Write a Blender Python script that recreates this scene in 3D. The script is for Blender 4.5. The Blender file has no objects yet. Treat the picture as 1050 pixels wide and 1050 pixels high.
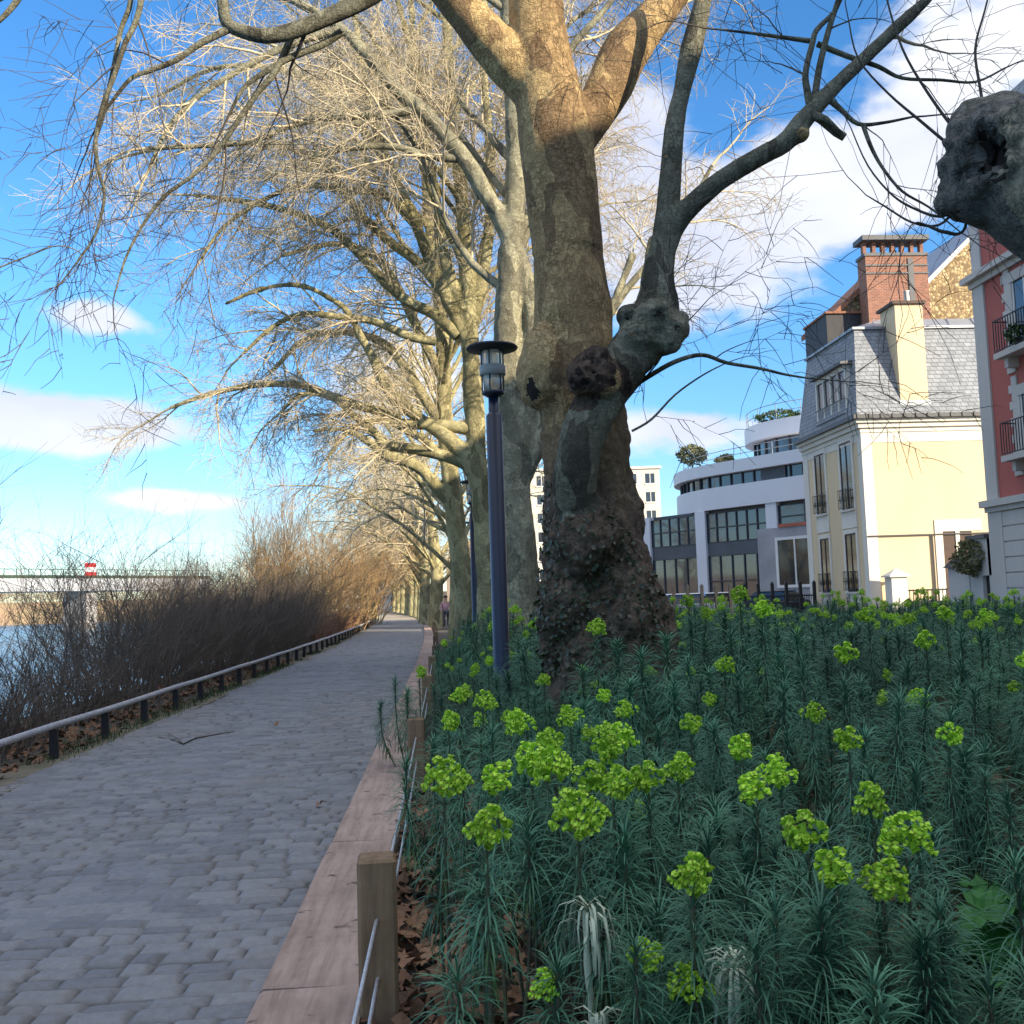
import bpy, bmesh, math, random
import numpy as np
from mathutils import Vector, Matrix, Euler, Quaternion
R = math.radians
PI = math.pi
SC = bpy.context.scene
COL = SC.collection
rnd = random.Random(11)
nrg = np.random.default_rng(5)

# ------------------------------------------------------------------ camera
F = 1050.0
CAM = Vector((0, 0, 1.5))
ROLL = R(-1.9)
def cam_rot(yaw, pitch):
    return (Matrix.Rotation(yaw, 3, 'Z') @ Matrix.Rotation(PI/2 + pitch, 3, 'X') @ Matrix.Rotation(ROLL, 3, 'Z'))
def proj_dir(M, d):
    c = M.transposed() @ d
    return 525 + F*c.x/-c.z, 525 - F*c.y/-c.z
yaw, pitch = R(-4), R(5)
for _ in range(30):                     # the path runs along +Y: its vanishing point stands at (457, 616)
    x, y = proj_dir(cam_rot(yaw, pitch), Vector((0, 1, 0)))
    yaw -= (x-457)/F
    pitch += (616-y)/F
CM = cam_rot(yaw, pitch)
def ray(px, py):
    return CM @ Vector(((px-525)/F, -(py-525)/F, -1.0))
def P(px, py, Y):                       # the point at distance Y down the path that shows at this place of the photo
    d = ray(px, py)
    return CAM + d*(Y/d.y)
def G(px, py, z=0.0):
    d = ray(px, py)
    return CAM + d*((z-CAM.z)/d.z)
cam = bpy.data.cameras.new('camera')
cam.sensor_width = 36; cam.lens = 36*F/1050; cam.clip_end = 4000; cam.clip_start = .05
co = bpy.data.objects.new('camera', cam); COL.objects.link(co)
co.matrix_world = Matrix.Translation(CAM) @ CM.to_4x4()
SC.camera = co

# ------------------------------------------------------------------ objects
def tag(o, label=None, cat=None, group=None, kind=None):
    if label: o['label'] = label
    if cat: o['category'] = cat
    if group: o['group'] = group
    if kind: o['kind'] = kind
    return o
def empty(name, loc=(0, 0, 0), rz=0, label=None, cat=None, group=None):
    o = bpy.data.objects.new(name, None); COL.objects.link(o)
    o.location = loc; o.rotation_euler = (0, 0, rz); o.empty_display_size = .2
    return tag(o, label, cat, group)
def link(name, me, mat=None, parent=None):
    o = bpy.data.objects.new(name, me); COL.objects.link(o)
    if mat:
        for m in (mat if isinstance(mat, (list, tuple)) else [mat]): me.materials.append(m)
    if parent: o.parent = parent
    return o
def np_mesh(name, V, quads=None, tris=None, smooth=True, mi=None):
    me = bpy.data.meshes.new(name)
    V = np.asarray(V, np.float32).reshape(-1, 3)
    quads = np.zeros((0, 4), np.int32) if quads is None else np.asarray(quads, np.int32).reshape(-1, 4)
    tris = np.zeros((0, 3), np.int32) if tris is None else np.asarray(tris, np.int32).reshape(-1, 3)
    nq, nt = len(quads), len(tris)
    me.vertices.add(len(V)); me.vertices.foreach_set('co', V.ravel())
    loops = np.concatenate([quads.ravel(), tris.ravel()]).astype(np.int32)
    me.loops.add(len(loops)); me.loops.foreach_set('vertex_index', loops)
    st = np.concatenate([np.arange(nq)*4, nq*4 + np.arange(nt)*3]).astype(np.int32)
    me.polygons.add(nq+nt); me.polygons.foreach_set('loop_start', st)
    try: me.polygons.foreach_set('loop_total', np.concatenate([np.full(nq, 4), np.full(nt, 3)]).astype(np.int32))
    except Exception: pass
    if mi is not None: me.polygons.foreach_set('material_index', np.asarray(mi, np.int32))
    me.polygons.foreach_set('use_smooth', np.full(nq+nt, smooth, bool))
    me.update(calc_edges=True); me.validate()
    return me
def copy_tree(o, parent=None):
    c = o.copy(); COL.objects.link(c)
    if parent: c.parent = parent
    for ch in o.children: copy_tree(ch, c)
    return c

class MB:
    """collects boxes, prisms, tubes, lathes; build() links them as one mesh object"""
    def __init__(s): s.v = []; s.f = []
    def add(s, vs, fs):
        b = len(s.v); s.v += [tuple(v) for v in vs]; s.f += [tuple(b+i for i in f) for f in fs]; return s
    def box(s, x0, x1, y0, y1, z0, z1):
        x0, x1 = sorted((x0, x1)); y0, y1 = sorted((y0, y1)); z0, z1 = sorted((z0, z1))
        return s.add([(x0,y0,z0),(x1,y0,z0),(x1,y1,z0),(x0,y1,z0),(x0,y0,z1),(x1,y0,z1),(x1,y1,z1),(x0,y1,z1)],
                     [(0,3,2,1),(4,5,6,7),(0,1,5,4),(1,2,6,5),(2,3,7,6),(3,0,4,7)])
    def hexa(s, bot, top):
        n = len(bot)
        return s.add(list(bot)+list(top), [tuple(range(n))[::-1], tuple(range(n, 2*n))] + [(i, (i+1) % n, n+(i+1) % n, n+i) for i in range(n)])
    def prism(s, poly, axis, a, b):
        """poly: 2D outline; axis: the third axis"""
        def pt(p, t): return {'x': (t, p[0], p[1]), 'y': (p[0], t, p[1]), 'z': (p[0], p[1], t)}[axis]
        return s.hexa([pt(p, a) for p in poly], [pt(p, b) for p in poly])
    def tube(s, pts, rad, n=8, cap=True):
        pts = [Vector(p) for p in pts]
        if not isinstance(rad, (list, tuple)): rad = [rad]*len(pts)
        b = len(s.v); up = None
        for i, p in enumerate(pts):
            t = (pts[min(i+1, len(pts)-1)] - pts[max(i-1, 0)]).normalized()
            if up is None: up = t.orthogonal().normalized()
            up = (up - t*up.dot(t)).normalized(); w = t.cross(up)
            for k in range(n):
                a = 2*PI*k/n
                s.v.append(tuple(p + (up*math.cos(a) + w*math.sin(a))*rad[i]))
        for i in range(len(pts)-1):
            for k in range(n):
                s.f.append((b+i*n+k, b+i*n+(k+1) % n, b+(i+1)*n+(k+1) % n, b+(i+1)*n+k))
        if cap:
            s.f.append(tuple(b+k for k in range(n))[::-1]); s.f.append(tuple(b+(len(pts)-1)*n+k for k in range(n)))
        return s
    def lathe(s, prof, n=24, at=(0, 0, 0)):
        b = len(s.v)
        for r, z in prof:
            for k in range(n):
                a = 2*PI*k/n; s.v.append((at[0]+r*math.cos(a), at[1]+r*math.sin(a), at[2]+z))
        for i in range(len(prof)-1):
            for k in range(n): s.f.append((b+i*n+k, b+i*n+(k+1) % n, b+(i+1)*n+(k+1) % n, b+(i+1)*n+k))
        s.f.append(tuple(b+k for k in range(n))[::-1]); s.f.append(tuple(b+(len(prof)-1)*n+k for k in range(n)))
        return s
    def build(s, name, mat=None, parent=None, smooth=False, bevel=0, seg=2):
        me = bpy.data.meshes.new(name); me.from_pydata(s.v, [], s.f); me.update()
        if smooth: me.polygons.foreach_set('use_smooth', np.full(len(me.polygons), True))
        bm = bmesh.new(); bm.from_mesh(me); bmesh.ops.recalc_face_normals(bm, faces=bm.faces)
        if bevel: bmesh.ops.bevel(bm, geom=bm.edges[:], offset=bevel, segments=seg, affect='EDGES', clamp_overlap=True)
        bm.to_mesh(me); bm.free()
        return link(name, me, mat, parent)

# ------------------------------------------------------------------ noise in numpy
def _hash(i, j, k, s):
    h = (i*374761393 + j*668265263 + k*2147483647 + s*974711) & 0xffffffff
    h = ((h ^ (h >> 13))*1274126177) & 0xffffffff
    return ((h ^ (h >> 16)) & 0xffff)/65535.0
def vnoise(p, f=1.0, seed=0):
    q = np.asarray(p, float)*f; i = np.floor(q).astype(np.int64); t = q-i; t = t*t*(3-2*t); r = 0
    for a in (0, 1):
        for b in (0, 1):
            for c in (0, 1):
                w = (t[:, 0] if a else 1-t[:, 0])*(t[:, 1] if b else 1-t[:, 1])*(t[:, 2] if c else 1-t[:, 2])
                r = r + w*_hash(i[:, 0]+a, i[:, 1]+b, i[:, 2]+c, seed)
    return r*2-1
def fbm(p, f, seed=0, o=3):
    return sum(vnoise(p, f*2**k, seed+k)/2**k for k in range(o))

# ------------------------------------------------------------------ materials
def newmat(name):
    m = bpy.data.materials.new(name); m.use_nodes = True
    nt = m.node_tree; bs = nt.nodes['Principled BSDF']
    return m, nt, bs
def ramp(nt, fac, stops):
    r = nt.nodes.new('ShaderNodeValToRGB')
    while len(r.color_ramp.elements) < len(stops): r.color_ramp.elements.new(.5)
    for e, (p, c) in zip(r.color_ramp.elements, stops): e.position = p; e.color = (*c, 1)
    nt.links.new(fac, r.inputs[0]); return r.outputs[0]
def coords(nt, stretch=(1, 1, 1), world=False):
    if world:
        t = nt.nodes.new('ShaderNodeNewGeometry').outputs['Position']
    else: t = nt.nodes.new('ShaderNodeTexCoord').outputs['Object']
    mp = nt.nodes.new('ShaderNodeMapping'); mp.inputs['Scale'].default_value = stretch
    nt.links.new(t, mp.inputs[0]); return mp.outputs[0]
def noise(nt, co, scale, detail=5, rough=.6, dist=0):
    n = nt.nodes.new('ShaderNodeTexNoise'); n.inputs['Scale'].default_value = scale
    n.inputs['Detail'].default_value = detail; n.inputs['Roughness'].default_value = rough; n.inputs['Distortion'].default_value = dist
    nt.links.new(co, n.inputs['Vector']); return n.outputs['Fac']
def mix(nt, fac, a, b, mode='MIX'):
    m = nt.nodes.new('ShaderNodeMix'); m.data_type = 'RGBA'; m.blend_type = mode
    for s, v in ((0, fac), (6, a), (7, b)):
        if isinstance(v, (int, float)): m.inputs[s].default_value = v
        elif isinstance(v, tuple): m.inputs[s].default_value = (*v, 1)
        else: nt.links.new(v, m.inputs[s])
    return m.outputs[2]
def bump(nt, bs, h, strength=.4, dist=.02):
    b = nt.nodes.new('ShaderNodeBump'); b.inputs['Strength'].default_value = strength; b.inputs['Distance'].default_value = dist
    nt.links.new(h, b.inputs['Height']); nt.links.new(b.outputs[0], bs.inputs['Normal'])
def pmat(name, c1, c2=None, scale=8, rough=.8, bmp=.2, bscale=40, bdist=.01, stretch=(1, 1, 1), metal=0, spec=.3, world=False, vary=0):
    m, nt, bs = newmat(name)
    bs.inputs['Roughness'].default_value = rough; bs.inputs['Metallic'].default_value = metal
    bs.inputs['Specular IOR Level'].default_value = spec
    c2 = c2 or tuple(x*.75 for x in c1)
    co_ = coords(nt, stretch, world)
    col = ramp(nt, noise(nt, co_, scale), [(.32, c2), (.68, c1)])
    if vary:
        oi = nt.nodes.new('ShaderNodeObjectInfo')
        hs = nt.nodes.new('ShaderNodeHueSaturation')
        mr = nt.nodes.new('ShaderNodeMapRange'); mr.inputs[3].default_value = 1-vary; mr.inputs[4].default_value = 1+vary
        nt.links.new(oi.outputs['Random'], mr.inputs[0]); nt.links.new(mr.outputs[0], hs.inputs['Value'])
        nt.links.new(col, hs.inputs['Color']); col = hs.outputs[0]
    nt.links.new(col, bs.inputs['Base Color'])
    if bmp: bump(nt, bs, noise(nt, co_, bscale, 4), bmp, bdist)
    return m
def bark(name, pale, mid, dark, plate=3.0, low=None, zlow=3.0):
    m, nt, bs = newmat(name); bs.inputs['Roughness'].default_value = .9; bs.inputs['Specular IOR Level'].default_value = .15
    co_ = coords(nt, (1, 1, .45)); co2 = coords(nt, (1, 1, 1))
    v = nt.nodes.new('ShaderNodeTexVoronoi'); v.inputs['Scale'].default_value = plate*2
    n0 = nt.nodes.new('ShaderNodeTexNoise'); n0.inputs['Scale'].default_value = 4; nt.links.new(co_, n0.inputs['Vector'])
    mx = nt.nodes.new('ShaderNodeMix'); mx.data_type = 'VECTOR'; mx.inputs[0].default_value = .25
    nt.links.new(co_, mx.inputs[4]); nt.links.new(n0.outputs['Color'], mx.inputs[5]); nt.links.new(mx.outputs[1], v.inputs['Vector'])
    sep = nt.nodes.new('ShaderNodeSeparateColor'); nt.links.new(v.outputs['Color'], sep.inputs[0])
    c = ramp(nt, sep.outputs[0], [(.15, dark), (.45, mid), (.85, pale)])
    n1 = noise(nt, co2, 9, 8, .65)
    c = mix(nt, ramp(nt, n1, [(.25, (0, 0, 0)), (.5, (1, 1, 1))]), tuple(x*.7 for x in mid), c)
    def ridge(sc_, st_, w):
        m1 = nt.nodes.new('ShaderNodeMath'); m1.operation = 'SUBTRACT'; nt.links.new(noise(nt, coords(nt, st_), sc_, 4, .6, .3), m1.inputs[0]); m1.inputs[1].default_value = .5
        m2 = nt.nodes.new('ShaderNodeMath'); m2.operation = 'ABSOLUTE'; nt.links.new(m1.outputs[0], m2.inputs[0])
        return ramp(nt, m2.outputs[0], [(0, (.45, .42, .38)), (w, (1, 1, 1))])
    crack = mix(nt, 1.0, ridge(7, (1, 1, 2.2), .035), ridge(12, (1.6, 1.6, .7), .05), 'MULTIPLY')
    c = mix(nt, ramp(nt, noise(nt, co2, 3, 4), [(.4, (.15, .15, .15)), (.62, (.8, .8, .8))]), c, mix(nt, 1.0, c, crack, 'MULTIPLY'))
    fine = noise(nt, co2, 55, 5, .7)
    c = mix(nt, .5, c, ramp(nt, fine, [(.3, (.45, .42, .38)), (.7, (1.15, 1.12, 1.08))]), 'MULTIPLY')
    if low:
        sx = nt.nodes.new('ShaderNodeSeparateXYZ'); nt.links.new(coords(nt), sx.inputs[0])
        ad = nt.nodes.new('ShaderNodeMath'); ad.operation = 'MULTIPLY_ADD'; nt.links.new(noise(nt, co2, 2.2, 5), ad.inputs[0])
        ad.inputs[1].default_value = 2.4; nt.links.new(sx.outputs[2], ad.inputs[2])
        mr = nt.nodes.new('ShaderNodeMapRange'); mr.inputs[1].default_value = zlow+.8; mr.inputs[2].default_value = zlow+2.0
        nt.links.new(ad.outputs[0], mr.inputs[0])
        lowc = ramp(nt, noise(nt, co2, 7, 8, .7), [(.3, tuple(x*.35 for x in low)), (.52, low), (.72, tuple(min(1, x*1.7) for x in low))])
        c = mix(nt, mr.outputs[0], lowc, c)
    nt.links.new(c, bs.inputs['Base Color'])
    bump(nt, bs, mix(nt, .3, mix(nt, .5, v.outputs['Distance'], noise(nt, co2, 28, 8, .7)), crack), .9, .04)
    return m
M = {}
M['bark_big'] = bark('bark_big', (.54, .39, .195), (.38, .26, .135), (.25, .168, .095), 2.6, (.135, .10, .072), 2.7)
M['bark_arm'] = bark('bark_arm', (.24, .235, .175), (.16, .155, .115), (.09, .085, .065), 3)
M['bark_pale'] = bark('bark_pale', (.56, .51, .29), (.42, .38, .21), (.25, .23, .13), 3)
M['bark_grey'] = bark('bark_grey', (.42, .40, .28), (.31, .295, .21), (.20, .19, .14), 3)
M['bark_stub'] = bark('bark_stub', (.30, .28, .21), (.105, .108, .115), (.06, .06, .065), 1.5)
M['burl'] = bark('burl', (.13, .095, .07), (.08, .058, .045), (.04, .03, .025), 4)
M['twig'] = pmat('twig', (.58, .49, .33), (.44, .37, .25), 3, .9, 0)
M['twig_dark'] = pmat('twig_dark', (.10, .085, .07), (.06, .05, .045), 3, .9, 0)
M['twig_far'] = pmat('twig_far', (.42, .33, .22), (.30, .23, .15), 3, .9, 0)
M['twig_gold'] = pmat('twig_gold', (.46, .31, .15), (.32, .2, .1), 2, .9, 0)
M['shrub'] = pmat('shrub', (.175, .138, .108), (.105, .083, .066), 4, .9, 0)
M['shrub_red'] = pmat('shrub_red', (.27, .15, .10), (.16, .09, .06), 4, .9, 0)
M['hole'] = pmat('hole', (.02, .016, .013), None, 8, .95, .3)
M['white_paint'] = pmat('white_paint', (.72, .71, .70), (.64, .63, .61), 3, .7, .08, 60)
M['metal_dark'] = pmat('metal_dark', (.03, .032, .036), None, 8, .5, .05)
M['glass'] = pmat('glass', (.03, .04, .05), (.02, .025, .03), 1, .06, 0, spec=.9)
M['glass_blue'] = pmat('glass_blue', (.05, .075, .10), (.03, .04, .06), .5, .05, 0, spec=1.0)
# ------------------------------------------------------------------ daylight
SUN_AZ, SUN_EL = R(135), R(21)          # azimuth from +Y towards +X: the sun stands behind the camera, to the right
sd = Vector((math.sin(SUN_AZ)*math.cos(SUN_EL), math.cos(SUN_AZ)*math.cos(SUN_EL), math.sin(SUN_EL)))
sl = bpy.data.lights.new('sun', 'SUN'); sl.energy = 4.8; sl.angle = R(.5); sl.color = (1, .86, .64)
so = bpy.data.objects.new('sun', sl); COL.objects.link(so); so.rotation_euler = (-sd).to_track_quat('-Z', 'Y').to_euler()
so.location = (30, -40, 40)

def make_world():
    w = bpy.data.worlds.new('World'); SC.world = w; w.use_nodes = True
    nt = w.node_tree; bg = nt.nodes['Background']
    sky = nt.nodes.new('ShaderNodeTexSky'); sky.sky_type = 'NISHITA'; sky.sun_disc = False
    sky.sun_elevation = SUN_EL; sky.sun_rotation = SUN_AZ; sky.air_density = .85; sky.dust_density = 0; sky.ozone_density = 3.0
    hs = nt.nodes.new('ShaderNodeHueSaturation'); hs.inputs['Saturation'].default_value = 1.22; hs.inputs['Value'].default_value = 1.0
    nt.links.new(sky.outputs[0], hs.inputs['Color'])
    tc = nt.nodes.new('ShaderNodeTexCoord'); d = tc.outputs['Generated']
    nz = nt.nodes.new('ShaderNodeTexNoise'); nz.inputs['Scale'].default_value = 6.5; nz.inputs['Detail'].default_value = 7; nz.inputs['Roughness'].default_value = .55
    mp = nt.nodes.new('ShaderNodeMapping'); mp.inputs['Scale'].default_value = (1, 1, 2.0); nt.links.new(d, mp.inputs[0]); nt.links.new(mp.outputs[0], nz.inputs['Vector'])
    nz2 = nt.nodes.new('ShaderNodeTexNoise'); nz2.inputs['Scale'].default_value = 3.2; nz2.inputs['Detail'].default_value = 4; nt.links.new(mp.outputs[0], nz2.inputs['Vector'])
    sx = nt.nodes.new('ShaderNodeSeparateXYZ'); nt.links.new(d, sx.inputs[0])
    def mth(op, a, b=None, c=None):
        n = nt.nodes.new('ShaderNodeMath'); n.operation = op
        for i, v in enumerate((a, b, c)):
            if v is None: continue
            if isinstance(v, (int, float)): n.inputs[i].default_value = v
            else: nt.links.new(v, n.inputs[i])
        return n.outputs[0]
    az = mth('ARCTAN2', sx.outputs[0], sx.outputs[1]); el = mth('ARCSINE', sx.outputs[2])
    # clouds: centre azimuth, elevation, half width, half height (degrees), strength
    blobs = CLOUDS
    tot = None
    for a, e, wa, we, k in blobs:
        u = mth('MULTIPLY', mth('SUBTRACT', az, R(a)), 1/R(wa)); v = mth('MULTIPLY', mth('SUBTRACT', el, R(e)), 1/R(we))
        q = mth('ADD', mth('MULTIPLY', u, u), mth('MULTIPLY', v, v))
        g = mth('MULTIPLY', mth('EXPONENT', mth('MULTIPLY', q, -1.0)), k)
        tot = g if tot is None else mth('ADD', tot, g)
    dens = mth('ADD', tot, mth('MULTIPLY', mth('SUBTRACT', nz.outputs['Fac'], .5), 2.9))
    mr = nt.nodes.new('ShaderNodeMapRange'); mr.interpolation_type = 'SMOOTHSTEP'
    mr.inputs[1].default_value = .36; mr.inputs[2].default_value = .92; nt.links.new(dens, mr.inputs[0])
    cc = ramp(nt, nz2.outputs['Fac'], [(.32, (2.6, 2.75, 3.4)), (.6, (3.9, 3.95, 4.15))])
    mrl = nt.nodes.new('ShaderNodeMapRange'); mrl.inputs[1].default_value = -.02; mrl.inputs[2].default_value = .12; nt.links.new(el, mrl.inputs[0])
    hi = nt.nodes.new('ShaderNodeMapRange'); hi.inputs[1].default_value = R(36); hi.inputs[2].default_value = R(58); hi.inputs[3].default_value = 1; hi.inputs[4].default_value = 1.7; nt.links.new(el, hi.inputs[0])  # extra gain on the unseen high clouds, lifts the ambient light in the shade
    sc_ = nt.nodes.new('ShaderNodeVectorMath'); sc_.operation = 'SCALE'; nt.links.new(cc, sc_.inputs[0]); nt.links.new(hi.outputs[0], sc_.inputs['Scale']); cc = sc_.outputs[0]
    air = nt.nodes.new('ShaderNodeMapRange'); air.inputs[1].default_value = 0; air.inputs[2].default_value = R(16); air.inputs[3].default_value = .62; air.inputs[4].default_value = 1; nt.links.new(el, air.inputs[0])
    sk = nt.nodes.new('ShaderNodeVectorMath'); sk.operation = 'SCALE'; nt.links.new(hs.outputs[0], sk.inputs[0]); nt.links.new(air.outputs[0], sk.inputs['Scale'])
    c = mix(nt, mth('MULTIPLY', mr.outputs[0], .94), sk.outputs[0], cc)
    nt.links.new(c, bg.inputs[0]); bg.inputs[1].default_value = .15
def cl(px, py, wx, wy, k=1.0):
    d = ray(px, py).normalized()
    return (math.degrees(math.atan2(d.x, d.y)), math.degrees(math.asin(d.z)), math.degrees(wx/F), math.degrees(wy/F), k)
CLOUDS = [cl(10, 425, 95, 34, 1.25), cl(125, 440, 105, 24, .95), cl(100, 325, 46, 18, 1.0), cl(170, 512, 75, 12, 1.0), cl(850, 195, 115, 60, 1.35), cl(1010, 40, 100, 70, .9), cl(960, 170, 80, 60, .6),
          cl(710, 440, 80, 26, 1.3), cl(640, 150, 90, 130, 1.1), cl(720, 290, 95, 45, 1.1), cl(380, 380, 160, 60, .7), cl(480, 120, 100, 120, .6), cl(940, 300, 40, 30, .5),
          (-60, 25, 20, 10, .9), (70, 30, 25, 12, .9), (140, 55, 60, 18, 1.2), (-130, 50, 60, 18, 1.2), (0, 66, 120, 18, 1.2), (180, 60, 60, 22, 1.2), (-100, 75, 200, 14, 1.2), (180, 15, 30, 8, .8)]  # added clouds out of view, overhead, beside and behind, as fill light
make_world()
SC.view_settings.view_transform = 'Standard'; SC.view_settings.look = 'None'; SC.view_settings.gamma = 1; SC.view_settings.exposure = .92

# ------------------------------------------------------------------ ground and water
def bend(y): return -.0004*max(0.0, y-20)**2
def sstep(a, b, x):
    t = min(1, max(0, (x-a)/(b-a))); return t*t*(3-2*t)
def ground_z(x, y):
    yy = min(y, 160)
    nb = -6.4 + bend(yy)
    fb = -150.0 + (0 if y < 345 else (y-345)*1.6)
    land = 1-sstep(nb-3.8, nb, x)*1.0          # 0 on the near bank, 1 in the river
    far = sstep(fb-22, fb, -1e9 if False else x)  # 1 right of the far bank's foot
    z = -.04 + (-3.2)*land
    if x < fb: z = -3.2 + 3.2*0 + (1-sstep(fb-26, fb, x))*9.0
    if y > 520 and x < 0: z = max(z, 2.0)
    return z
xs = [-3000, -1500, -700, -400, -300, -250, -215, -200, -190] + list(range(-184, -140, 4)) + list(range(-140, -24, 12)) + [-22 + i*.6 for i in range(30)] + [-4, -2, 0, 4, 10, 20, 40, 80, 160, 400, 900, 3000]
ys = [-2000, -600, -200, -60, -20] + list(range(-10, 200, 6)) + list(range(200, 560, 12)) + [580, 640, 800, 1200, 2000, 3500]
V = [(x, y, ground_z(x, y)) for y in ys for x in xs]; nx = len(xs)
Q = [(j*nx+i, j*nx+i+1, (j+1)*nx+i+1, (j+1)*nx+i) for j in range(len(ys)-1) for i in range(nx-1)]
def ground_mat():
    m, nt, bs = newmat('earth'); bs.inputs['Roughness'].default_value = .95
    w = coords(nt, world=True)
    sx = nt.nodes.new('ShaderNodeSeparateXYZ'); nt.links.new(w, sx.inputs[0])
    soil = ramp(nt, noise(nt, w, 1.7, 8, .7), [(.3, (.04, .033, .024)), (.55, (.085, .07, .05)), (.72, (.045, .055, .022))])
    reed = ramp(nt, noise(nt, w, .12, 8, .75), [(.3, (.13, .11, .05)), (.5, (.33, .24, .13)), (.68, (.40, .26, .16))])
    mr = nt.nodes.new('ShaderNodeMapRange'); mr.inputs[1].default_value = -60; mr.inputs[2].default_value = -120; nt.links.new(sx.outputs[0], mr.inputs[0])
    nt.links.new(mix(nt, mr.outputs[0], soil, reed), bs.inputs['Base Color'])
    bump(nt, bs, noise(nt, w, 14, 6), .6, .03)
    return m
tag(link('ground', np_mesh('ground', V, Q), ground_mat()), kind='structure')
def water_mat():
    m, nt, bs = newmat('water'); bs.inputs['Base Color'].default_value = (.03, .17, .30, 1); bs.inputs['Roughness'].default_value = .2
    bs.inputs['Specular IOR Level'].default_value = .3
    bump(nt, bs, noise(nt, coords(nt, (1, .45, 1), True), .9, 6, .6), .8, .25)
    return m
tag(link('river', np_mesh('river', [(-175, -900, -1.8), (-7.5, -900, -1.8), (-7.5, 520, -1.8), (-175, 520, -1.8)], [(0, 1, 2, 3)]), water_mat()), kind='structure')

# cobbled path: a height field of worn setts
PL, PR = -3.86, -.665
rr = np.random.default_rng(3)
row_e = np.cumsum(rr.uniform(.095, .15, 760)) - 4.2
row_x = [np.cumsum(rr.uniform(.12, .26, 34)) - 4.6 - rr.uniform(0, .2) for _ in range(760)]
def setts(X, Y):
    sh = X.shape; x = X.ravel(); y = Y.ravel()
    p = np.stack([x, y, 0*x], 1)
    y2 = y + .022*vnoise(p, 2.3, 4) + .007*vnoise(p, 9, 5); x2 = x + .012*vnoise(p, 7, 6)
    ri = np.clip(np.searchsorted(row_e, y2)-1, 0, 758)
    h = np.zeros_like(x); tone = np.zeros_like(x); joint = np.zeros_like(x)
    for r in np.unique(ri):
        m = ri == r; e = row_x[r]; ci = np.clip(np.searchsorted(e, x2[m])-1, 0, 32)
        dx = np.minimum(x2[m]-e[ci], e[ci+1]-x2[m]); dy = np.minimum(y2[m]-row_e[r], row_e[r+1]-y2[m])
        d = np.minimum(dx*1.15, dy)
        k = _hash(ci.astype(np.int64), np.full(len(ci), r, np.int64), np.zeros(len(ci), np.int64), 7)
        k2 = _hash(ci.astype(np.int64), np.full(len(ci), r, np.int64), np.ones(len(ci), np.int64), 9)
        t = np.clip(d/.042, 0, 1); t = 1-(1-t)**2.2
        tilt = (y2[m]-row_e[r])/(row_e[r+1]-row_e[r])-.5
        fill_ = np.clip(.15+1.0*vnoise(p[m], 1.7, 12)+.6*vnoise(p[m], 6, 13), 0, 1)
        h[m] = (t*.022 + (k-.5)*.013*t)*(1-.75*fill_) + .017*fill_ + tilt*(k2-.5)*.022*t
        tone[m] = k2; joint[m] = np.clip(d/.011 + fill_*.7, 0, 1)
    h += .012*vnoise(p, .8, 8) + .002*vnoise(p, 30, 9)
    return h.reshape(sh), tone.reshape(sh), joint.reshape(sh)
def path_sheet(name, y0, y1, dx, dy, mat):
    xa = np.arange(PL, PR+dx*.5, dx); ya = np.arange(y0, y1+dy*.5, dy)
    X, Y = np.meshgrid(xa, ya); H, T, J = setts(X, Y)
    shift = -.0004*np.maximum(0, Y-20)**2
    Vv = np.stack([X+shift, Y, H], -1).reshape(-1, 3); n = len(xa)
    idx = np.arange(len(ya)*n).reshape(len(ya), n)
    q = np.stack([idx[:-1, :-1], idx[:-1, 1:], idx[1:, 1:], idx[1:, :-1]], -1).reshape(-1, 4)
    me = np_mesh(name, Vv, q)
    for nm, arr in (('tone', T), ('joint', J)):
        a = me.attributes.new(nm, 'FLOAT', 'POINT'); a.data.foreach_set('value', arr.ravel().astype(np.float32))
    return tag(link(name, me, mat), kind='structure')
def sett_mat():
    m, nt, bs = newmat('setts'); bs.inputs['Roughness'].default_value = .62; bs.inputs['Specular IOR Level'].default_value = .35
    def at(n):
        a = nt.nodes.new('ShaderNodeAttribute'); a.attribute_name = n; return a.outputs['Fac']
    w = coords(nt, world=True)
    base = ramp(nt, at('tone'), [(0, (.135, .137, .145)), (.5, (.165, .167, .172)), (1, (.20, .198, .198))])
    base = mix(nt, .55, base, ramp(nt, noise(nt, w, 26, 6, .7), [(.3, (.6, .6, .6)), (.7, (1.25, 1.25, 1.25))]), 'MULTIPLY')
    dust = ramp(nt, noise(nt, w, .9, 6, .65), [(.5, (0, 0, 0)), (.75, (1, 1, 1))])
    base = mix(nt, dust, base, (.165, .155, .14))
    j = mix(nt, at('joint'), (.042, .04, .036), base)
    nt.links.new(j, bs.inputs['Base Color'])
    bump(nt, bs, noise(nt, w, 70, 5, .7), .35, .006)
    return m
SM = sett_mat()
path_sheet('path', -3, 2.6, .05, .04, SM)
path_sheet('path', 2.6, 8.0, .013, .010, SM)
path_sheet('path', 8.0, 17, .024, .02, SM)
path_sheet('path', 17, 60, .06, .045, SM)
path_sheet('path', 60, 84, .2, .15, SM)
# the sandy end of the path, bending to the left
Vv = []; ya = [84 + i*4 for i in range(16)]
for y in ya:
    s = bend(min(y, 150)) - max(0, y-100)*.03
    Vv += [(PL+s, y, .005), (PR+s, y, .005)]
tag(link('path', np_mesh('path', Vv, [(2*i, 2*i+1, 2*i+3, 2*i+2) for i in range(15)]), pmat('sand', (.42, .36, .27), (.33, .28, .21), 1, .9, .2, 20, world=True)), kind='structure')

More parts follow.
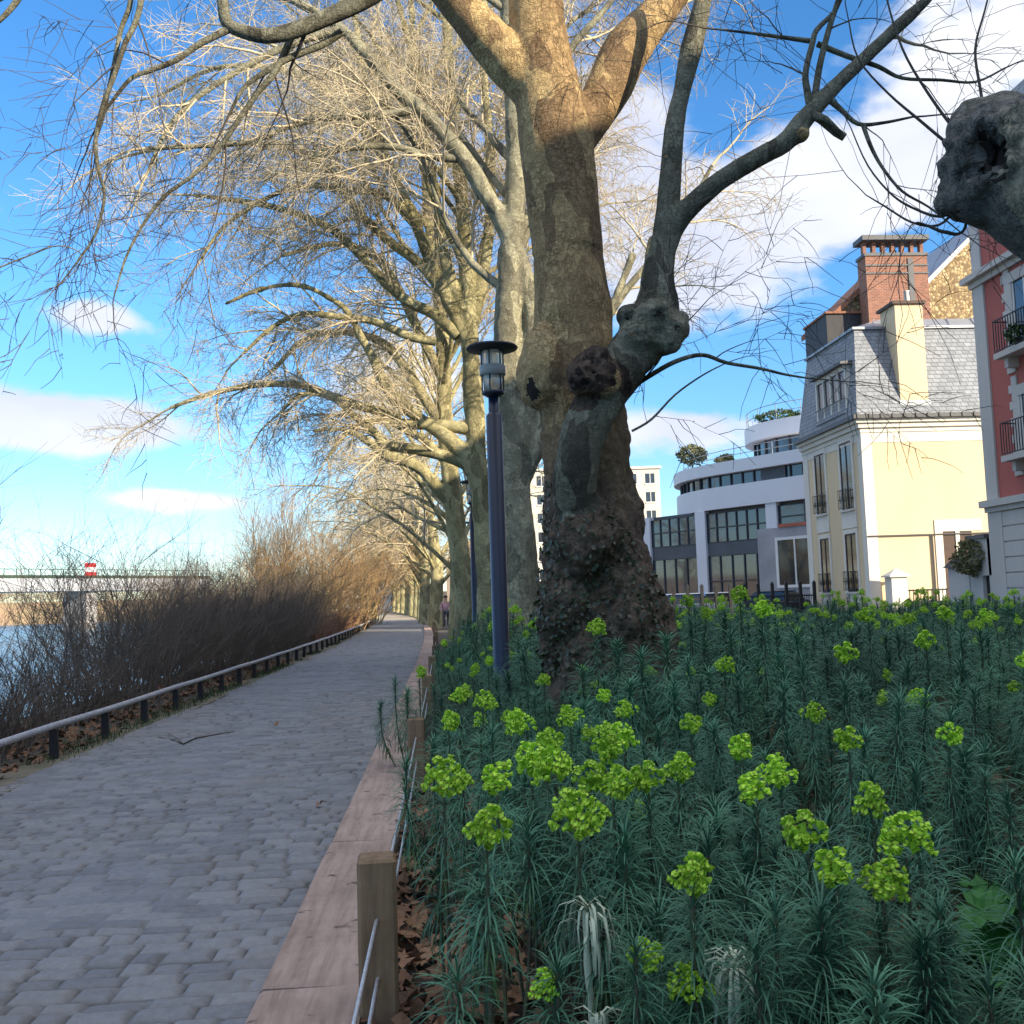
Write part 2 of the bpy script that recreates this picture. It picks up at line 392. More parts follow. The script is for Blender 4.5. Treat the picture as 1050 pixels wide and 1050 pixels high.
vv = []; ya = [-3+i*1.5 for i in range(60)]
for y in ya: vv += [(PL-.36+bend(y)+.07*math.sin(y*1.7)+.05*math.sin(y*4.1), y, -.012), (PL-.12+bend(y), y, .004), (PL+.10+bend(y)+.05*math.sin(y*2.3), y, .022)]
tag(link('verge', np_mesh('verge', vv, [q_ for i in range(59) for q_ in ((3*i, 3*i+1, 3*i+4, 3*i+3), (3*i+1, 3*i+2, 3*i+5, 3*i+4))]), pmat('verge_sand', (.20, .175, .13), (.10, .095, .055), 2.2, .95, .5, 30, .02, world=True)), kind='structure')
# planting bed
def bed_z(x, y):
    return .02 + .32*sstep(-.3, 1.6, x)*sstep(3, 8.5, y)
xb_ = np.concatenate([np.arange(-.33, 2, .07), np.arange(2, 15.4, .5)]); yb_ = np.concatenate([np.arange(-2, 7, .07), np.arange(7, 36, .6)])
X, Y = np.meshgrid(xb_, yb_)
pp = np.stack([X.ravel(), Y.ravel(), 0*X.ravel()], 1)
Z = np.array([bed_z(a, b) for a, b in zip(X.ravel(), Y.ravel())]) + .03*fbm(pp, 2.5, 20) + .012*fbm(pp, 11, 24)
n = len(xb_); idx = np.arange(len(yb_)*n).reshape(len(yb_), n)
q = np.stack([idx[:-1, :-1], idx[:-1, 1:], idx[1:, 1:], idx[1:, :-1]], -1).reshape(-1, 4)
tag(link('soil', np_mesh('soil', np.stack([X.ravel(), Y.ravel(), Z], 1), q), pmat('soil', (.045, .032, .022), (.02, .015, .011), 9, .95, .7, 40, .02, world=True)), kind='structure')
tag(link('road', np_mesh('road', [(4, 46, -.01), (15.4, 46, -.01), (15.4, 60, -.01), (4, 60, -.01)], [(0, 1, 2, 3)]), pmat('asphalt', (.06, .06, .062), None, 20, .9, .2, 80, world=True)), kind='structure')
tag(link('pavement', np_mesh('pavement', [(15.4, -30, .0), (40, -30, .0), (40, 120, .0), (15.4, 120, .0)], [(0, 1, 2, 3)]), pmat('paving', (.25, .24, .23), None, 3, .9, .2, 50, world=True)), kind='structure')

# ------------------------------------------------------------------ timber edging
def wood(name, a, b, stretch, sc=3):
    m, nt, bs = newmat(name); bs.inputs['Roughness'].default_value = .8; bs.inputs['Specular IOR Level'].default_value = .2
    co_ = coords(nt, stretch)
    g = noise(nt, co_, sc, 8, .65, .4)
    c = ramp(nt, g, [(.3, b), (.55, a), (.75, tuple(x*1.15 for x in a))])
    co2 = coords(nt); kn = noise(nt, co2, 7, 3, .5)
    c = mix(nt, ramp(nt, kn, [(.66, (0, 0, 0)), (.72, (1, 1, 1))]), c, tuple(x*.5 for x in b))
    c = mix(nt, .6, c, ramp(nt, noise(nt, co2, 2.2, 5, .7), [(.35, (.62, .6, .58)), (.62, (1.1, 1.1, 1.1))]), 'MULTIPLY')
    oi = nt.nodes.new('ShaderNodeObjectInfo'); hs = nt.nodes.new('ShaderNodeHueSaturation'); mr = nt.nodes.new('ShaderNodeMapRange')
    mr.inputs[3].default_value = .85; mr.inputs[4].default_value = 1.12
    nt.links.new(oi.outputs['Random'], mr.inputs[0]); nt.links.new(mr.outputs[0], hs.inputs['Value']); nt.links.new(c, hs.inputs['Color'])
    nt.links.new(hs.outputs[0], bs.inputs['Base Color'])
    bump(nt, bs, mix(nt, .5, g, noise(nt, co2, 45, 6, .7)), .5, .012)
    return m
M['timber'] = wood('timber', (.37, .275, .225), (.25, .18, .145), (9, .7, 9))
M['post'] = wood('post', (.25, .17, .10), (.13, .085, .055), (9, 9, .8), 2.5)
M['rail_post'] = pmat('rail_post', (.035, .033, .035), None, 8, .8, .2)
M['rail'] = pmat('rail', (.42, .42, .44), (.30, .30, .32), 12, .5, .25, 60)
M['wire'] = pmat('wire', (.55, .56, .58), (.4, .4, .42), 30, .4, .1, metal=.5)
def timber(y0, y1, label):
    L = y1-y0; mb = MB(); N = max(3, int(L/.25)); vs = []
    r1 = random.Random(int(y0*10))
    dx, dz, dy = r1.uniform(-.008, .008), r1.uniform(-.008, .006), 0
    prof = [(-.22, -.2), (.17, -.2), (.17, .088), (.158, .1), (-.208, .1), (-.22, .088)]
    for i in range(N+1):
        y = -L/2 + L*i/N; e = .004 if i in (0, N) else 0
        vs += [(x*(1-e*2)+dx+r1.uniform(-.003, .003), y, z-(e if z > 0 else 0)+dz+(r1.uniform(-.003, .003) if z > 0 else 0)) for x, z in prof]
    n = 6
    fs = [tuple(range(n))[::-1], tuple(N*n+k for k in range(n))] + [(i*n+k, i*n+(k+1) % n, (i+1)*n+(k+1) % n, (i+1)*n+k) for i in range(N) for k in range(n)]
    mb.add(vs, fs); o = mb.build('edging_timber', M['timber'])
    ym = (y0+y1)/2; o.location = (-.5+bend(ym), ym, 0)
    o.rotation_euler[2] = (.0008*max(0, ym-20))
    tag(o, label, 'timber', 'timbers edging the planting bed')
tl = [1.6, 3.96, 6.3, 8.7, 11.1, 13.5]
names = ['pale brown edging timber nearest the camera, cut off by the bottom of the photo', 'long pinkish edging timber beside the nearest fence post', 'edging timber that ends beside the second fence post',
         'edging timber just past the second fence post, leaning shoots over it', 'edging timber two beams past the second fence post, half hidden by euphorbia']
for i in range(5): timber(tl[i]+.006, tl[i+1]-.004, names[i])
for i in range(20): timber(13.5+i*2.4, 13.5+(i+1)*2.4-.01, 'far edging timber along the bed, a thin strip behind overhanging plants')

# post and wire fence on the bed side of the timbers
fence = empty('wire_fence', (-.27, 3.74, 0), 0, 'low fence of square wooden posts strung with two white wires beside the planting bed', 'fence')
def post(h=.6, w=.06):
    mb = MB(); c = .012; s = w
    pr = [(-s+c, -s), (s-c, -s), (s, -s+c), (s, s-c), (s-c, s), (-s+c, s), (-s, s-c), (-s, -s+c)]
    mb.hexa([(x, y, -.3) for x, y in pr], [(x, y, h-.012) for x, y in pr])
    mb.hexa([(x, y, h-.0115) for x, y in pr], [(x*.86, y*.86, h) for x, y in pr])
    return mb
fy = [3.74, 8.5, 13.3, 18.1, 23, 28, 33, 38, 43, 48]
for i, y in enumerate(fy):
    b = post(.61 if i == 0 else rnd.uniform(.52, .6), .068).build('post', M['post'], fence, bevel=0)
    b.location = (bend(y), y-3.74, 0); b.rotation_euler = (rnd.uniform(-.02, .02), rnd.uniform(-.02, .02), rnd.uniform(-.05, .05))
    if i < 3:
        mb = MB()
        for z in (.40, .205): mb.tube([(-.0, -.062, z-.012), (0, -.082, z), (0, -.062, z+.014)], .004, 6)
        mb.build('staple', M['wire'], b, True)
for z in (.405, .21):
    pts = [(.0-.002, -4.5, z-.03)]
    pts = [(0, -4.6, z)]
    for i, y in enumerate(fy):
        if i: 
            ya = fy[i-1]
            for k in (1, 2, 3): pts.append((bend(ya+(y-ya)*k/4)-.0, ya+(y-ya)*k/4-3.74-.08, z-.012*(1-(k-2)**2/4)-.005))
        pts.append((bend(y), y-3.74-.078, z))
    MB().tube(pts, .0065, 8).build('wire', M['wire'], fence, True)

# low rail on the river side
RX = -4.1
rail = empty('low_rail', (RX, 8, 0), 0, 'low grey tube rail on short dark posts along the river side of the path', 'railing')
ry = [1.5+i*1.6 for i in range(44)]
MB().tube([(bend(y), y-8, .335+.006*math.sin(y*1.3)) for y in [0]+ry], .034, 12).build('rail', M['rail'], rail, True)
pm = None
for i, y in enumerate(ry):
    if pm is None:
        pm = MB().box(-.04, .04, -.035, .035, -.2, .30).build('post', M['rail_post'], rail, bevel=.006); o = pm
    else:
        o = pm.copy(); COL.objects.link(o); o.parent = rail
    o.location = (bend(y), y-8, 0); o.rotation_euler = (0, rnd.uniform(-.03, .03), rnd.uniform(-.1, .1))
# ------------------------------------------------------------------ branches: polylines grown in python, skinned in numpy
class Twigs:
    def __init__(s): s.b = {}
    def add(s, pts, rad, n): s.b.setdefault((len(pts), n), []).append((pts, rad))
    def mesh(s, name, smooth=True, extra=None):
        VV, QQ, off = [], [], 0
        for (K, n), lst in s.b.items():
            Pn = np.array([[tuple(p) for p in a] for a, _ in lst], float); Rn = np.array([r for _, r in lst], float)
            T = np.empty_like(Pn); T[:, 1:-1] = Pn[:, 2:]-Pn[:, :-2]; T[:, 0] = Pn[:, 1]-Pn[:, 0]; T[:, -1] = Pn[:, -1]-Pn[:, -2]
            T /= np.linalg.norm(T, axis=2, keepdims=True)+1e-9
            m = T.mean(1); ref = np.where(np.abs(m[:, 2:3]) > .8, np.array([[1., 0, 0]]), np.array([[0, 0, 1.]]))
            U = np.cross(T, ref[:, None, :]); U /= np.linalg.norm(U, axis=2, keepdims=True)+1e-9
            W = np.cross(T, U); a = np.arange(n)*2*PI/n
            ring = Pn[:, :, None, :] + Rn[:, :, None, None]*(U[:, :, None, :]*np.cos(a)[None, None, :, None] + W[:, :, None, :]*np.sin(a)[None, None, :, None])
            B = len(lst); base = off + (np.arange(B)*K*n)[:, None, None] + (np.arange(K-1)*n)[None, :, None]
            k = np.arange(n)[None, None, :]; k2 = (k+1) % n
            q = np.stack([base+k, base+n+k, base+n+k2, base+k2], -1).reshape(-1, 4)
            VV.append(ring.reshape(-1, 3)); QQ.append(q); off += B*K*n
        V = np.concatenate(VV); Q = np.concatenate(QQ); Tt = None
        if extra is not None:
            ev, et = extra; Tt = np.asarray(et)+len(V); V = np.concatenate([V, ev])
        return np_mesh(name, V, Q, Tt, smooth)

def rot_about(d, ang, az, rg):
    o = d.orthogonal().normalized(); o = Quaternion(d, az) @ o
    return (Quaternion(o, ang) @ d).normalized()
# per level: points, wobble, droop per step, child spacing (m), child length range, child angle range, radius, sides
LV = {
 1: dict(K=8, wob=.10, g=.06, sp=.55, cl=(1.6, 3.6), ang=(28, 62)),
 2: dict(K=8, wob=.11, g=.14, sp=.22, cl=(.6, 1.5), ang=(25, 62)),
 3: dict(K=6, wob=.14, g=.13, sp=.13, cl=(.24, .66), ang=(28, 70)),
 4: dict(K=5, wob=.15, g=.10),
}
class Grower:
    def __init__(s, seed, rmul=1.0, dens=1.0, bias=(0, 0, 0), maxlev=4, droop=1.0, lmul=1.0):
        s.r = random.Random(seed); s.tw = Twigs(); s.big = Twigs(); s.rmul, s.dens, s.bias, s.maxlev, s.droop, s.lmul = rmul, dens, Vector(bias), maxlev, droop, lmul
        s.tips = []
    def grow(s, p, d, L, r0, lev, up=0.0, g=None):
        c = LV[lev]; K = c['K']; st = L/(K-1); pts = [p.copy()]; d = d.normalized()
        gg = c['g'] if g is None else g
        for i in range(1, K):
            t = i/(K-1)
            d = d + Vector((s.r.gauss(0, c['wob']), s.r.gauss(0, c['wob']), s.r.gauss(0, c['wob']) + up*(1-t) - gg*s.droop*t)) + s.bias*.05
            d.normalize(); pts.append(pts[-1] + d*st)
        tip = {1: .25, 2: .3, 3: .4, 4: .5}[lev]
        rad = [r0*(1-(1-tip)*i/(K-1)) for i in range(K)]
        s.put(pts, rad, lev)
        s.ramify(pts, rad, lev)
    def put(s, pts, rad, lev):
        (s.big if lev <= 1 else s.tw).add(pts, rad, {0: 12, 1: 9, 2: 5, 3: 3, 4: 3}[lev])
    def ramify(s, pts, rad, lev, t0=.15, dens=1.0, clen=1.0, g=None):
        if lev >= s.maxlev: 
            return
        c = LV[lev if lev > 0 else 1]
        L = sum((b-a).length for a, b in zip(pts, pts[1:]))
        n = max(1, int(L*(1-t0)/c['sp']*s.dens*dens + s.r.random()))
        for k in range(n):
            t = t0 + (1-t0)*(k+s.r.random())/n
            f = t*(len(pts)-1); i = min(int(f), len(pts)-2); u = f-i
            p = pts[i].lerp(pts[i+1], u); d = (pts[i+1]-pts[i]).normalized(); rr_ = rad[i]*(1-u)+rad[i+1]*u
            nd = rot_about(d, R(s.r.uniform(*c['ang'])), s.r.uniform(0, 2*PI), s.r)
            l = s.r.uniform(*c['cl'])*(1.15-.55*t)*clen*s.lmul
            r = {2: min(rr_*.55, .032), 3: min(rr_*.6, .0125), 4: .0058}[lev+1]*s.rmul if lev+1 > 1 else rr_*.5
            s.grow(p, nd, l, max(r, .0045*s.rmul), lev+1, up=.06 if lev+1 == 2 else 0, g=g)
        # a leader goes on from the tip
        if lev in (1, 2):
            d = (pts[-1]-pts[-2]).normalized(); s.grow(pts[-1], d, s.r.uniform(*c['cl'])*.7*s.lmul*clen, min(rad[-1], .03), lev+1)
    def limb(s, pts, rad, n=9, **k):
        """a limb given by hand; its branches and twigs are grown"""
        pp, rr_ = spline(pts, rad); s.big.add(pp, rr_, n); s.ramify(pp, rr_, 1, **k)
    def autolimb(s, p, d, L, r, up=.12, g=.18):
        K = 11; pts = [p.copy()]; d = d.normalized()
        for i in range(1, K):
            t = i/(K-1)
            d = (d + Vector((s.r.gauss(0, .09), s.r.gauss(0, .09), s.r.gauss(0, .07)+up*(1-t)-g*s.droop*t*t)) + s.bias*.06).normalized()
            pts.append(pts[-1]+d*L/(K-1))
        rad = [r*(1-.75*(i/(K-1))**.8) for i in range(K)]
        s.big.add(pts, rad, 9); s.ramify(pts, rad, 1, t0=.2)
def spline(pts, rad, sub=4):
    pts = [Vector(p) for p in pts]; out, ro = [], []
    for i in range(len(pts)-1):
        p0 = pts[max(0, i-1)]; p1 = pts[i]; p2 = pts[i+1]; p3 = pts[min(len(pts)-1, i+2)]
        for k in range(sub):
            t = k/sub
            out.append(.5*((2*p1)+(p2-p0)*t+(2*p0-5*p1+4*p2-p3)*t*t+(3*p1-p0-3*p2+p3)*t**3)); ro.append(rad[i]*(1-t)+rad[i+1]*t)
    out.append(pts[-1]); ro.append(rad[-1]); return out, ro
def lump(o_pts, f, amp, seed):
    return amp*fbm(o_pts, f, seed, 3)
def fuse(tubes, balls, voxel, name, rough):
    """tubes and balls fused into one skin by a voxel remesh, then roughened along the normals"""
    mb = MB()
    for pts, rad in tubes:
        pp, rr_ = spline(pts, rad, 5); mb.tube(pp, rr_, 20)
    for c, rx, rz in balls:
        prof = [(max(.001, rx*math.sin(a)), -rz*math.cos(a)) for a in [PI*i/10 for i in range(11)]]
        mb.lathe(prof, 16, tuple(c))
    o = mb.build('tmp')
    md = o.modifiers.new('r', 'REMESH'); md.mode = 'VOXEL'; md.voxel_size = voxel
    ms = o.modifiers.new('s', 'SMOOTH'); ms.factor = .5; ms.iterations = 6
    dg = bpy.context.evaluated_depsgraph_get(); dg.update()
    me = bpy.data.meshes.new_from_object(o.evaluated_get(dg)); me.name = name
    bpy.data.objects.remove(o)
    n = len(me.vertices); v = np.empty(n*3, np.float32); me.vertices.foreach_get('co', v); v = v.reshape(-1, 3).astype(float)
    nn = np.empty(n*3, np.float32); me.vertices.foreach_get('normal', nn); nn = nn.reshape(-1, 3)
    v += nn*rough(v)[:, None]
    me.vertices.foreach_set('co', v.astype(np.float32).ravel()); me.polygons.foreach_set('use_smooth', np.full(len(me.polygons), True)); me.update()
    return me
def octas(pts, r):
    ev, et = [], []
    for i, p in enumerate(pts):
        p = np.array(p); ev += [p+[r,0,0], p+[-r,0,0], p+[0,r,0], p+[0,-r,0], p+[0,0,r], p+[0,0,-r]]
        b = 6*i; et += [(b,b+2,b+4),(b+2,b+1,b+4),(b+1,b+3,b+4),(b+3,b,b+4),(b+2,b,b+5),(b+1,b+2,b+5),(b+3,b+1,b+5),(b,b+3,b+5)]
    return np.array(ev), np.array(et)
def px(Y, *t): return [P(a, b, Y + (d[0] if d else 0)) for a, b, *d in t]
def pr(Y, *w): return [x*Y/F for x in w]

# ------------------------------------------------------------------ the big plane tree
YB = 9.0
base = P(622, 640, YB); base.z = 0.1
big = empty('plane_tree', (base.x, base.y, 0), 0, 'massive old plane tree with burred brown trunk and knobbly arm in the euphorbia bed', 'tree')
BO = Vector((base.x, base.y, 0))
tr_pts = [Vector((base.x+.02, YB, -.3)), Vector((base.x+.02, YB, .25))] + px(YB, (620, 640), (614, 590), (607, 540), (602, 480), (596, 420), (590, 360), (585, 300), (580, 240), (574, 180), (568, 130), (559, 80), (552, 30), (547, -30), (540, -130), (535, -260), (538, -420))
tr_rad = [.66, .60] + pr(YB, 61, 56, 50, 47, 44.5, 43, 39.5, 38, 38.5, 40, 34.5, 30, 29, 26, 23, 19)
arm = px(YB, (598, 560, -.15), (590, 510, -.5), (594, 462, -.62), (612, 415, -.6), (640, 375, -.5), (662, 345, -.45), (673, 322, -.4), (676, 290, -.4), (681, 250, -.4), (686, 200, -.4), (692, 130, -.4), (700, 90, -.4), (709, 50, -.4), (721, 0, -.4), (735, -70, -.4))
arm_r = pr(8.5, 20, 22, 23, 25, 26, 28, 25, 16, 13, 11.5, 10.5, 10, 11, 8.5, 7)
arm2 = px(YB, (680, 262, -.4), (690, 236, -.42), (708, 212, -.5), (740, 184, -.6), (775, 163, -.7), (805, 146, -.75), (822, 126, -.8), (850, 95, -.8), (885, 61, -.8), (920, 28, -.8), (950, 0, -.8), (990, -40, -.8))
arm2_r = pr(8.3, 12, 12, 11.5, 11, 10.5, 11, 11, 8.5, 7.5, 7, 6, 5)
ll = px(YB, (566, 120), (545, 88), (520, 62), (492, 30), (462, -4), (425, -45), (385, -80), (330, -105))
ll_r = pr(YB, 26, 26, 25, 22, 19, 16, 13, 10)
rl = px(YB, (590, 148), (608, 118, .1), (625, 88, .2), (642, 52, .3), (664, 25, .4), (692, -8, .5), (730, -60, .6), (780, -120, .8))
rl_r = pr(YB, 18, 22, 25, 26, 22, 19, 16, 12)
balls = []
def ball(px_, py_, Y, r, rz=None): balls.append((P(px_, py_, Y), r*Y/F, (rz or r)*Y/F))
ball(549, 384, 8.95, 20, 36); ball(560, 376, 8.85, 28, 46); ball(604, 384, 8.35, 24, 22); ball(596, 392, 8.2, 16); ball(612, 372, 8.3, 16); ball(622, 392, 8.25, 20)
ball(645, 325, 8.5, 16, 10); ball(668, 330, 8.45, 27, 20); ball(688, 338, 8.45, 22, 17); ball(684, 348, 8.4, 18); ball(655, 345, 8.4, 22); ball(699, 328, 8.5, 10, 12)
ball(598, 550, 8.6, 36, 44); ball(582, 610, 8.7, 26, 44); ball(640, 600, 8.75, 30, 60); ball(640, 650, 8.7, 36, 50); ball(818, 138, 8.2, 14, 10)
ball(668, 640, 8.9, 20, 60); ball(574, 645, 8.9, 20, 60)
ARMP = np.array([tuple(p) for p in spline(arm, arm_r, 4)[0]]); ARMR = np.array(spline(arm, arm_r, 4)[1])
def rough_big(v):
    z = v[:, 2]; xx = v[:, 0]
    lowm = np.clip((4.0-z)/2.2, 0, 1)*(np.abs(v[:, 1]-YB) < .95)*np.clip((np.linalg.norm(v[:, None, :]-ARMP[None], axis=2)/ARMR[None]).min(1)-1.05, 0, .5)*2; kn = np.exp(-((v-np.array(P(604, 385, 8.2)))**2).sum(1)/.05) + .6*np.exp(-((v-np.array(P(672, 330, 8.45)))**2).sum(1)/.08)
    w = v*np.array([1, 1, .5])
    thick = np.clip((z < 4.6)*1.0 + .35, 0, 1)
    return .03*fbm(v, 2.2, 1, 2)*thick + lowm*(.032*fbm(v, 4.5, 30, 3)+.03*np.abs(vnoise(w, 13, 40))+.018*vnoise(v, 26, 41)) + kn*(.085*fbm(v, 7, 50, 3)+.03*np.abs(vnoise(v, 22, 52))) + .012*fbm(w, 8, 60, 3)*thick
tme = fuse([(tr_pts, tr_rad), (arm, arm_r), (arm2, arm2_r), (ll, ll_r), (rl, rl_r)], balls, .022, 'trunk', rough_big)
tme.transform(Matrix.Translation(-BO))
trunk_o = link('trunk', tme, M['bark_big'], big)
# arm wears a greyer skin: faces near the arm take the second material
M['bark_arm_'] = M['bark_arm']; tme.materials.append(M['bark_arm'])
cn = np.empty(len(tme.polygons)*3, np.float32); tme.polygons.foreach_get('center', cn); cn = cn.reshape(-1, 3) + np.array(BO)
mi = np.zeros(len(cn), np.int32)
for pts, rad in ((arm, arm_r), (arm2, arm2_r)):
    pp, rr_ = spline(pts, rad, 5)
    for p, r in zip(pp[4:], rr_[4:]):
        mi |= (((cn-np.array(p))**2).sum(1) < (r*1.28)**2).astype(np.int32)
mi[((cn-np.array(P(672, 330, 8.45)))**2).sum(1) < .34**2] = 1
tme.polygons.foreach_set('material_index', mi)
# dark decayed hollows sunk into the knobs
def dent(me, O, px_, py_, R_, depth, slot, asp=1.0):
    n = len(me.vertices); v = np.empty(n*3, np.float32); me.vertices.foreach_get('co', v); v = v.reshape(-1, 3).astype(float)
    w = (v + np.array(O) - np.array(CAM)) @ np.array(CM)
    qx = 525+F*w[:, 0]/-w[:, 2]; qy = 525-F*w[:, 1]/-w[:, 2]
    k = np.where((np.hypot(qx-px_, qy-py_) < 5) & (w[:, 2] < 0))[0]
    if not len(k): return
    c = v[k[np.argmax(w[k, 2])]]
    d = v-c; d[:, 2] /= asp; rr_ = np.linalg.norm(d, axis=1)/R_*(1+.35*vnoise(v, 1.6/R_, 5)+.3*vnoise(v, 5/R_, 6))
    nn = np.empty(n*3, np.float32); me.vertices.foreach_get('normal', nn); nn = nn.reshape(-1, 3)
    v += -nn*(depth*np.clip(1-rr_**2, 0, 1))[:, None] + nn*(depth*.28*np.exp(-((rr_-1.15)/.25)**2))[:, None]
    me.vertices.foreach_set('co', v.astype(np.float32).ravel()); me.update()
    mi = np.empty(len(me.polygons), np.int32); me.polygons.foreach_get('material_index', mi)
    vi = np.empty(len(me.loops), np.int32); me.loops.foreach_get('vertex_index', vi); st_ = np.empty(len(me.polygons), np.int32); me.polygons.foreach_get('loop_start', st_)
    mi[rr_[vi[st_]] < .82] = slot; me.polygons.foreach_set('material_index', mi)
tme.materials.append(M['hole']); tme.materials.append(M['burl'])
mi[((cn-np.array(P(603, 384, 8.3)))**2).sum(1)*(1+.5*vnoise(cn, 9, 3)) < .31**2] = 3; tme.polygons.foreach_set('material_index', mi)
for a_ in ((641, 323, .055, .05, .8), (679, 320, .06, .05, .6), (698, 330, .03, .03), (590, 379, .04, .04), (609, 374, .05, .04, .7), (600, 397, .045, .05), (583, 394, .03, .03), (619, 387, .035, .03), (607, 362, .06, .03, .6), (540, 404, .09, .02, 1.2)):
    dent(tme, BO, a_[0], a_[1], a_[2], a_[3], 2, *a_[4:])
# crown of the big tree
g = Grower(21, .7, .75)
def loc(pts): return [p-BO for p in pts]
tpp, trr = spline(tr_pts, tr_rad, 3)
for k in range(8):                              # limbs above the frame
    t = rnd.uniform(.80, 1.0); i = int(t*(len(tpp)-1)); p = tpp[i]-BO; a = rnd.uniform(0, 2*PI)
    g.autolimb(p, Vector((math.cos(a), math.sin(a), rnd.uniform(.5, 1.2))), rnd.uniform(4, 6.5), .10)
g.ramify(loc(spline(ll, ll_r)[0]), spline(ll, ll_r)[1], 1, .35, .8); g.ramify(loc(spline(rl, rl_r)[0]), spline(rl, rl_r)[1], 1, .45, .7)
a_pp, a_rr = spline(arm, arm_r); g.ramify(loc(a_pp[-16:]), a_rr[-16:], 1, .3, .3, .55)
b_pp, b_rr = spline(arm2, arm2_r); g.ramify(loc(b_pp[-22:]), b_rr[-22:], 1, .25, .55, .62)
gd = Grower(22, .66, 1.0)
def lim(Y, pts, w, dens=1.0, clen=1.0, t0=.1, gr=None, g_=None):
    gd.limb(loc(px(Y, *pts)), pr(Y, *w), dens=dens, clen=clen, t0=t0, g=g_)
    link('bough', gd.big.mesh('bough'), M['bark_arm'], big); gd.big = Twigs()
# the dark limb that swings down into the picture at the top left, with hanging branches
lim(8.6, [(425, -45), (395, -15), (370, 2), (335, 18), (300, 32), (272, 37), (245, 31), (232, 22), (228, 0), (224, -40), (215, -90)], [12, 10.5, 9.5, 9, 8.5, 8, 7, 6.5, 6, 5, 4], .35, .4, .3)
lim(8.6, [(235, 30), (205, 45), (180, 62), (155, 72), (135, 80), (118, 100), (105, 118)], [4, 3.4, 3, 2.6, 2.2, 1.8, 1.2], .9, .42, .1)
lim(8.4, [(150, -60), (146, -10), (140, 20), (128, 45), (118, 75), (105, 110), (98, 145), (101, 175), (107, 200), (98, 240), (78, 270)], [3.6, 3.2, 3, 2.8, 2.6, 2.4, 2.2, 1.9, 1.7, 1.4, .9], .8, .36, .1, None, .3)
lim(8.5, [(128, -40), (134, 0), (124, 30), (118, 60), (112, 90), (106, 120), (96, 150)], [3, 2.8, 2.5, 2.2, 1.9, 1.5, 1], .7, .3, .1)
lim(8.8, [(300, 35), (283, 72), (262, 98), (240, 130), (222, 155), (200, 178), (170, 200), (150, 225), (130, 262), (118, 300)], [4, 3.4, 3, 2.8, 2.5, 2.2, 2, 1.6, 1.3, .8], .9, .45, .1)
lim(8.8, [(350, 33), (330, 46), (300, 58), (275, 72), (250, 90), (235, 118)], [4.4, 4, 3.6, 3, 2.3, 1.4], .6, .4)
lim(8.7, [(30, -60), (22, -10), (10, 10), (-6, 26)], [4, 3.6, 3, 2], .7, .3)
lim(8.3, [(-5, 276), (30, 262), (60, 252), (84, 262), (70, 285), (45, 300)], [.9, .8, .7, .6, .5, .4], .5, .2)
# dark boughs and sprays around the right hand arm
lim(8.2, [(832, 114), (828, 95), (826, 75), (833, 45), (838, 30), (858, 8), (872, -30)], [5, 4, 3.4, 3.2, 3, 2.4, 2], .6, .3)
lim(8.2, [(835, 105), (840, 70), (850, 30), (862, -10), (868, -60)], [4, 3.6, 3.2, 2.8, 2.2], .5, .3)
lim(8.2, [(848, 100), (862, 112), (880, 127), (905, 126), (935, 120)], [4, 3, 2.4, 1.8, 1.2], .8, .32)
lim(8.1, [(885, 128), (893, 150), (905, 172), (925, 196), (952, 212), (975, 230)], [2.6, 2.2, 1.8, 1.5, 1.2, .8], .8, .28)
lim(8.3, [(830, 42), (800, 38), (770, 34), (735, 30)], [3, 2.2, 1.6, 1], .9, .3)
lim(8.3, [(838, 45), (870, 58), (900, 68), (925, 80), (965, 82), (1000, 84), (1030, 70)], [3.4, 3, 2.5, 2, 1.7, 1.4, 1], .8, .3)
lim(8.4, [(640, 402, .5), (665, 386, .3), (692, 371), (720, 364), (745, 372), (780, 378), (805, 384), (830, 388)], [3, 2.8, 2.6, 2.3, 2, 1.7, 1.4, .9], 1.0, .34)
lim(8.4, [(648, 442), (668, 430), (692, 405), (720, 385), (745, 372)], [1.4, 1.3, 1.1, .9, .6], .6, .3)
mb = MB(); mb.tube(px(8.2, (826, 112), (842, 122), (858, 136), (866, 141)), pr(8.2, 6, 5.5, 5, 4.5), 8); mb.tube(px(8.15, (832, 118), (846, 122), (862, 138)), pr(8.2, 5, 4, 3.4), 8)
mb.v = [tuple(Vector(v)-BO) for v in mb.v]; mb.build('cut_stub', M['bark_arm'], big, True)
balls_pts = [tuple(b[-1]) for key in gd.tw.b for b, _ in gd.tw.b[key] if rnd.random() < .008]
link('limbs', g.big.mesh('limbs'), M['bark_big'], big)
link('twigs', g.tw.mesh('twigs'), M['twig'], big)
link('hanging_twigs', gd.tw.mesh('hanging_twigs', extra=octas(balls_pts, .013)), M['twig_dark'], big)
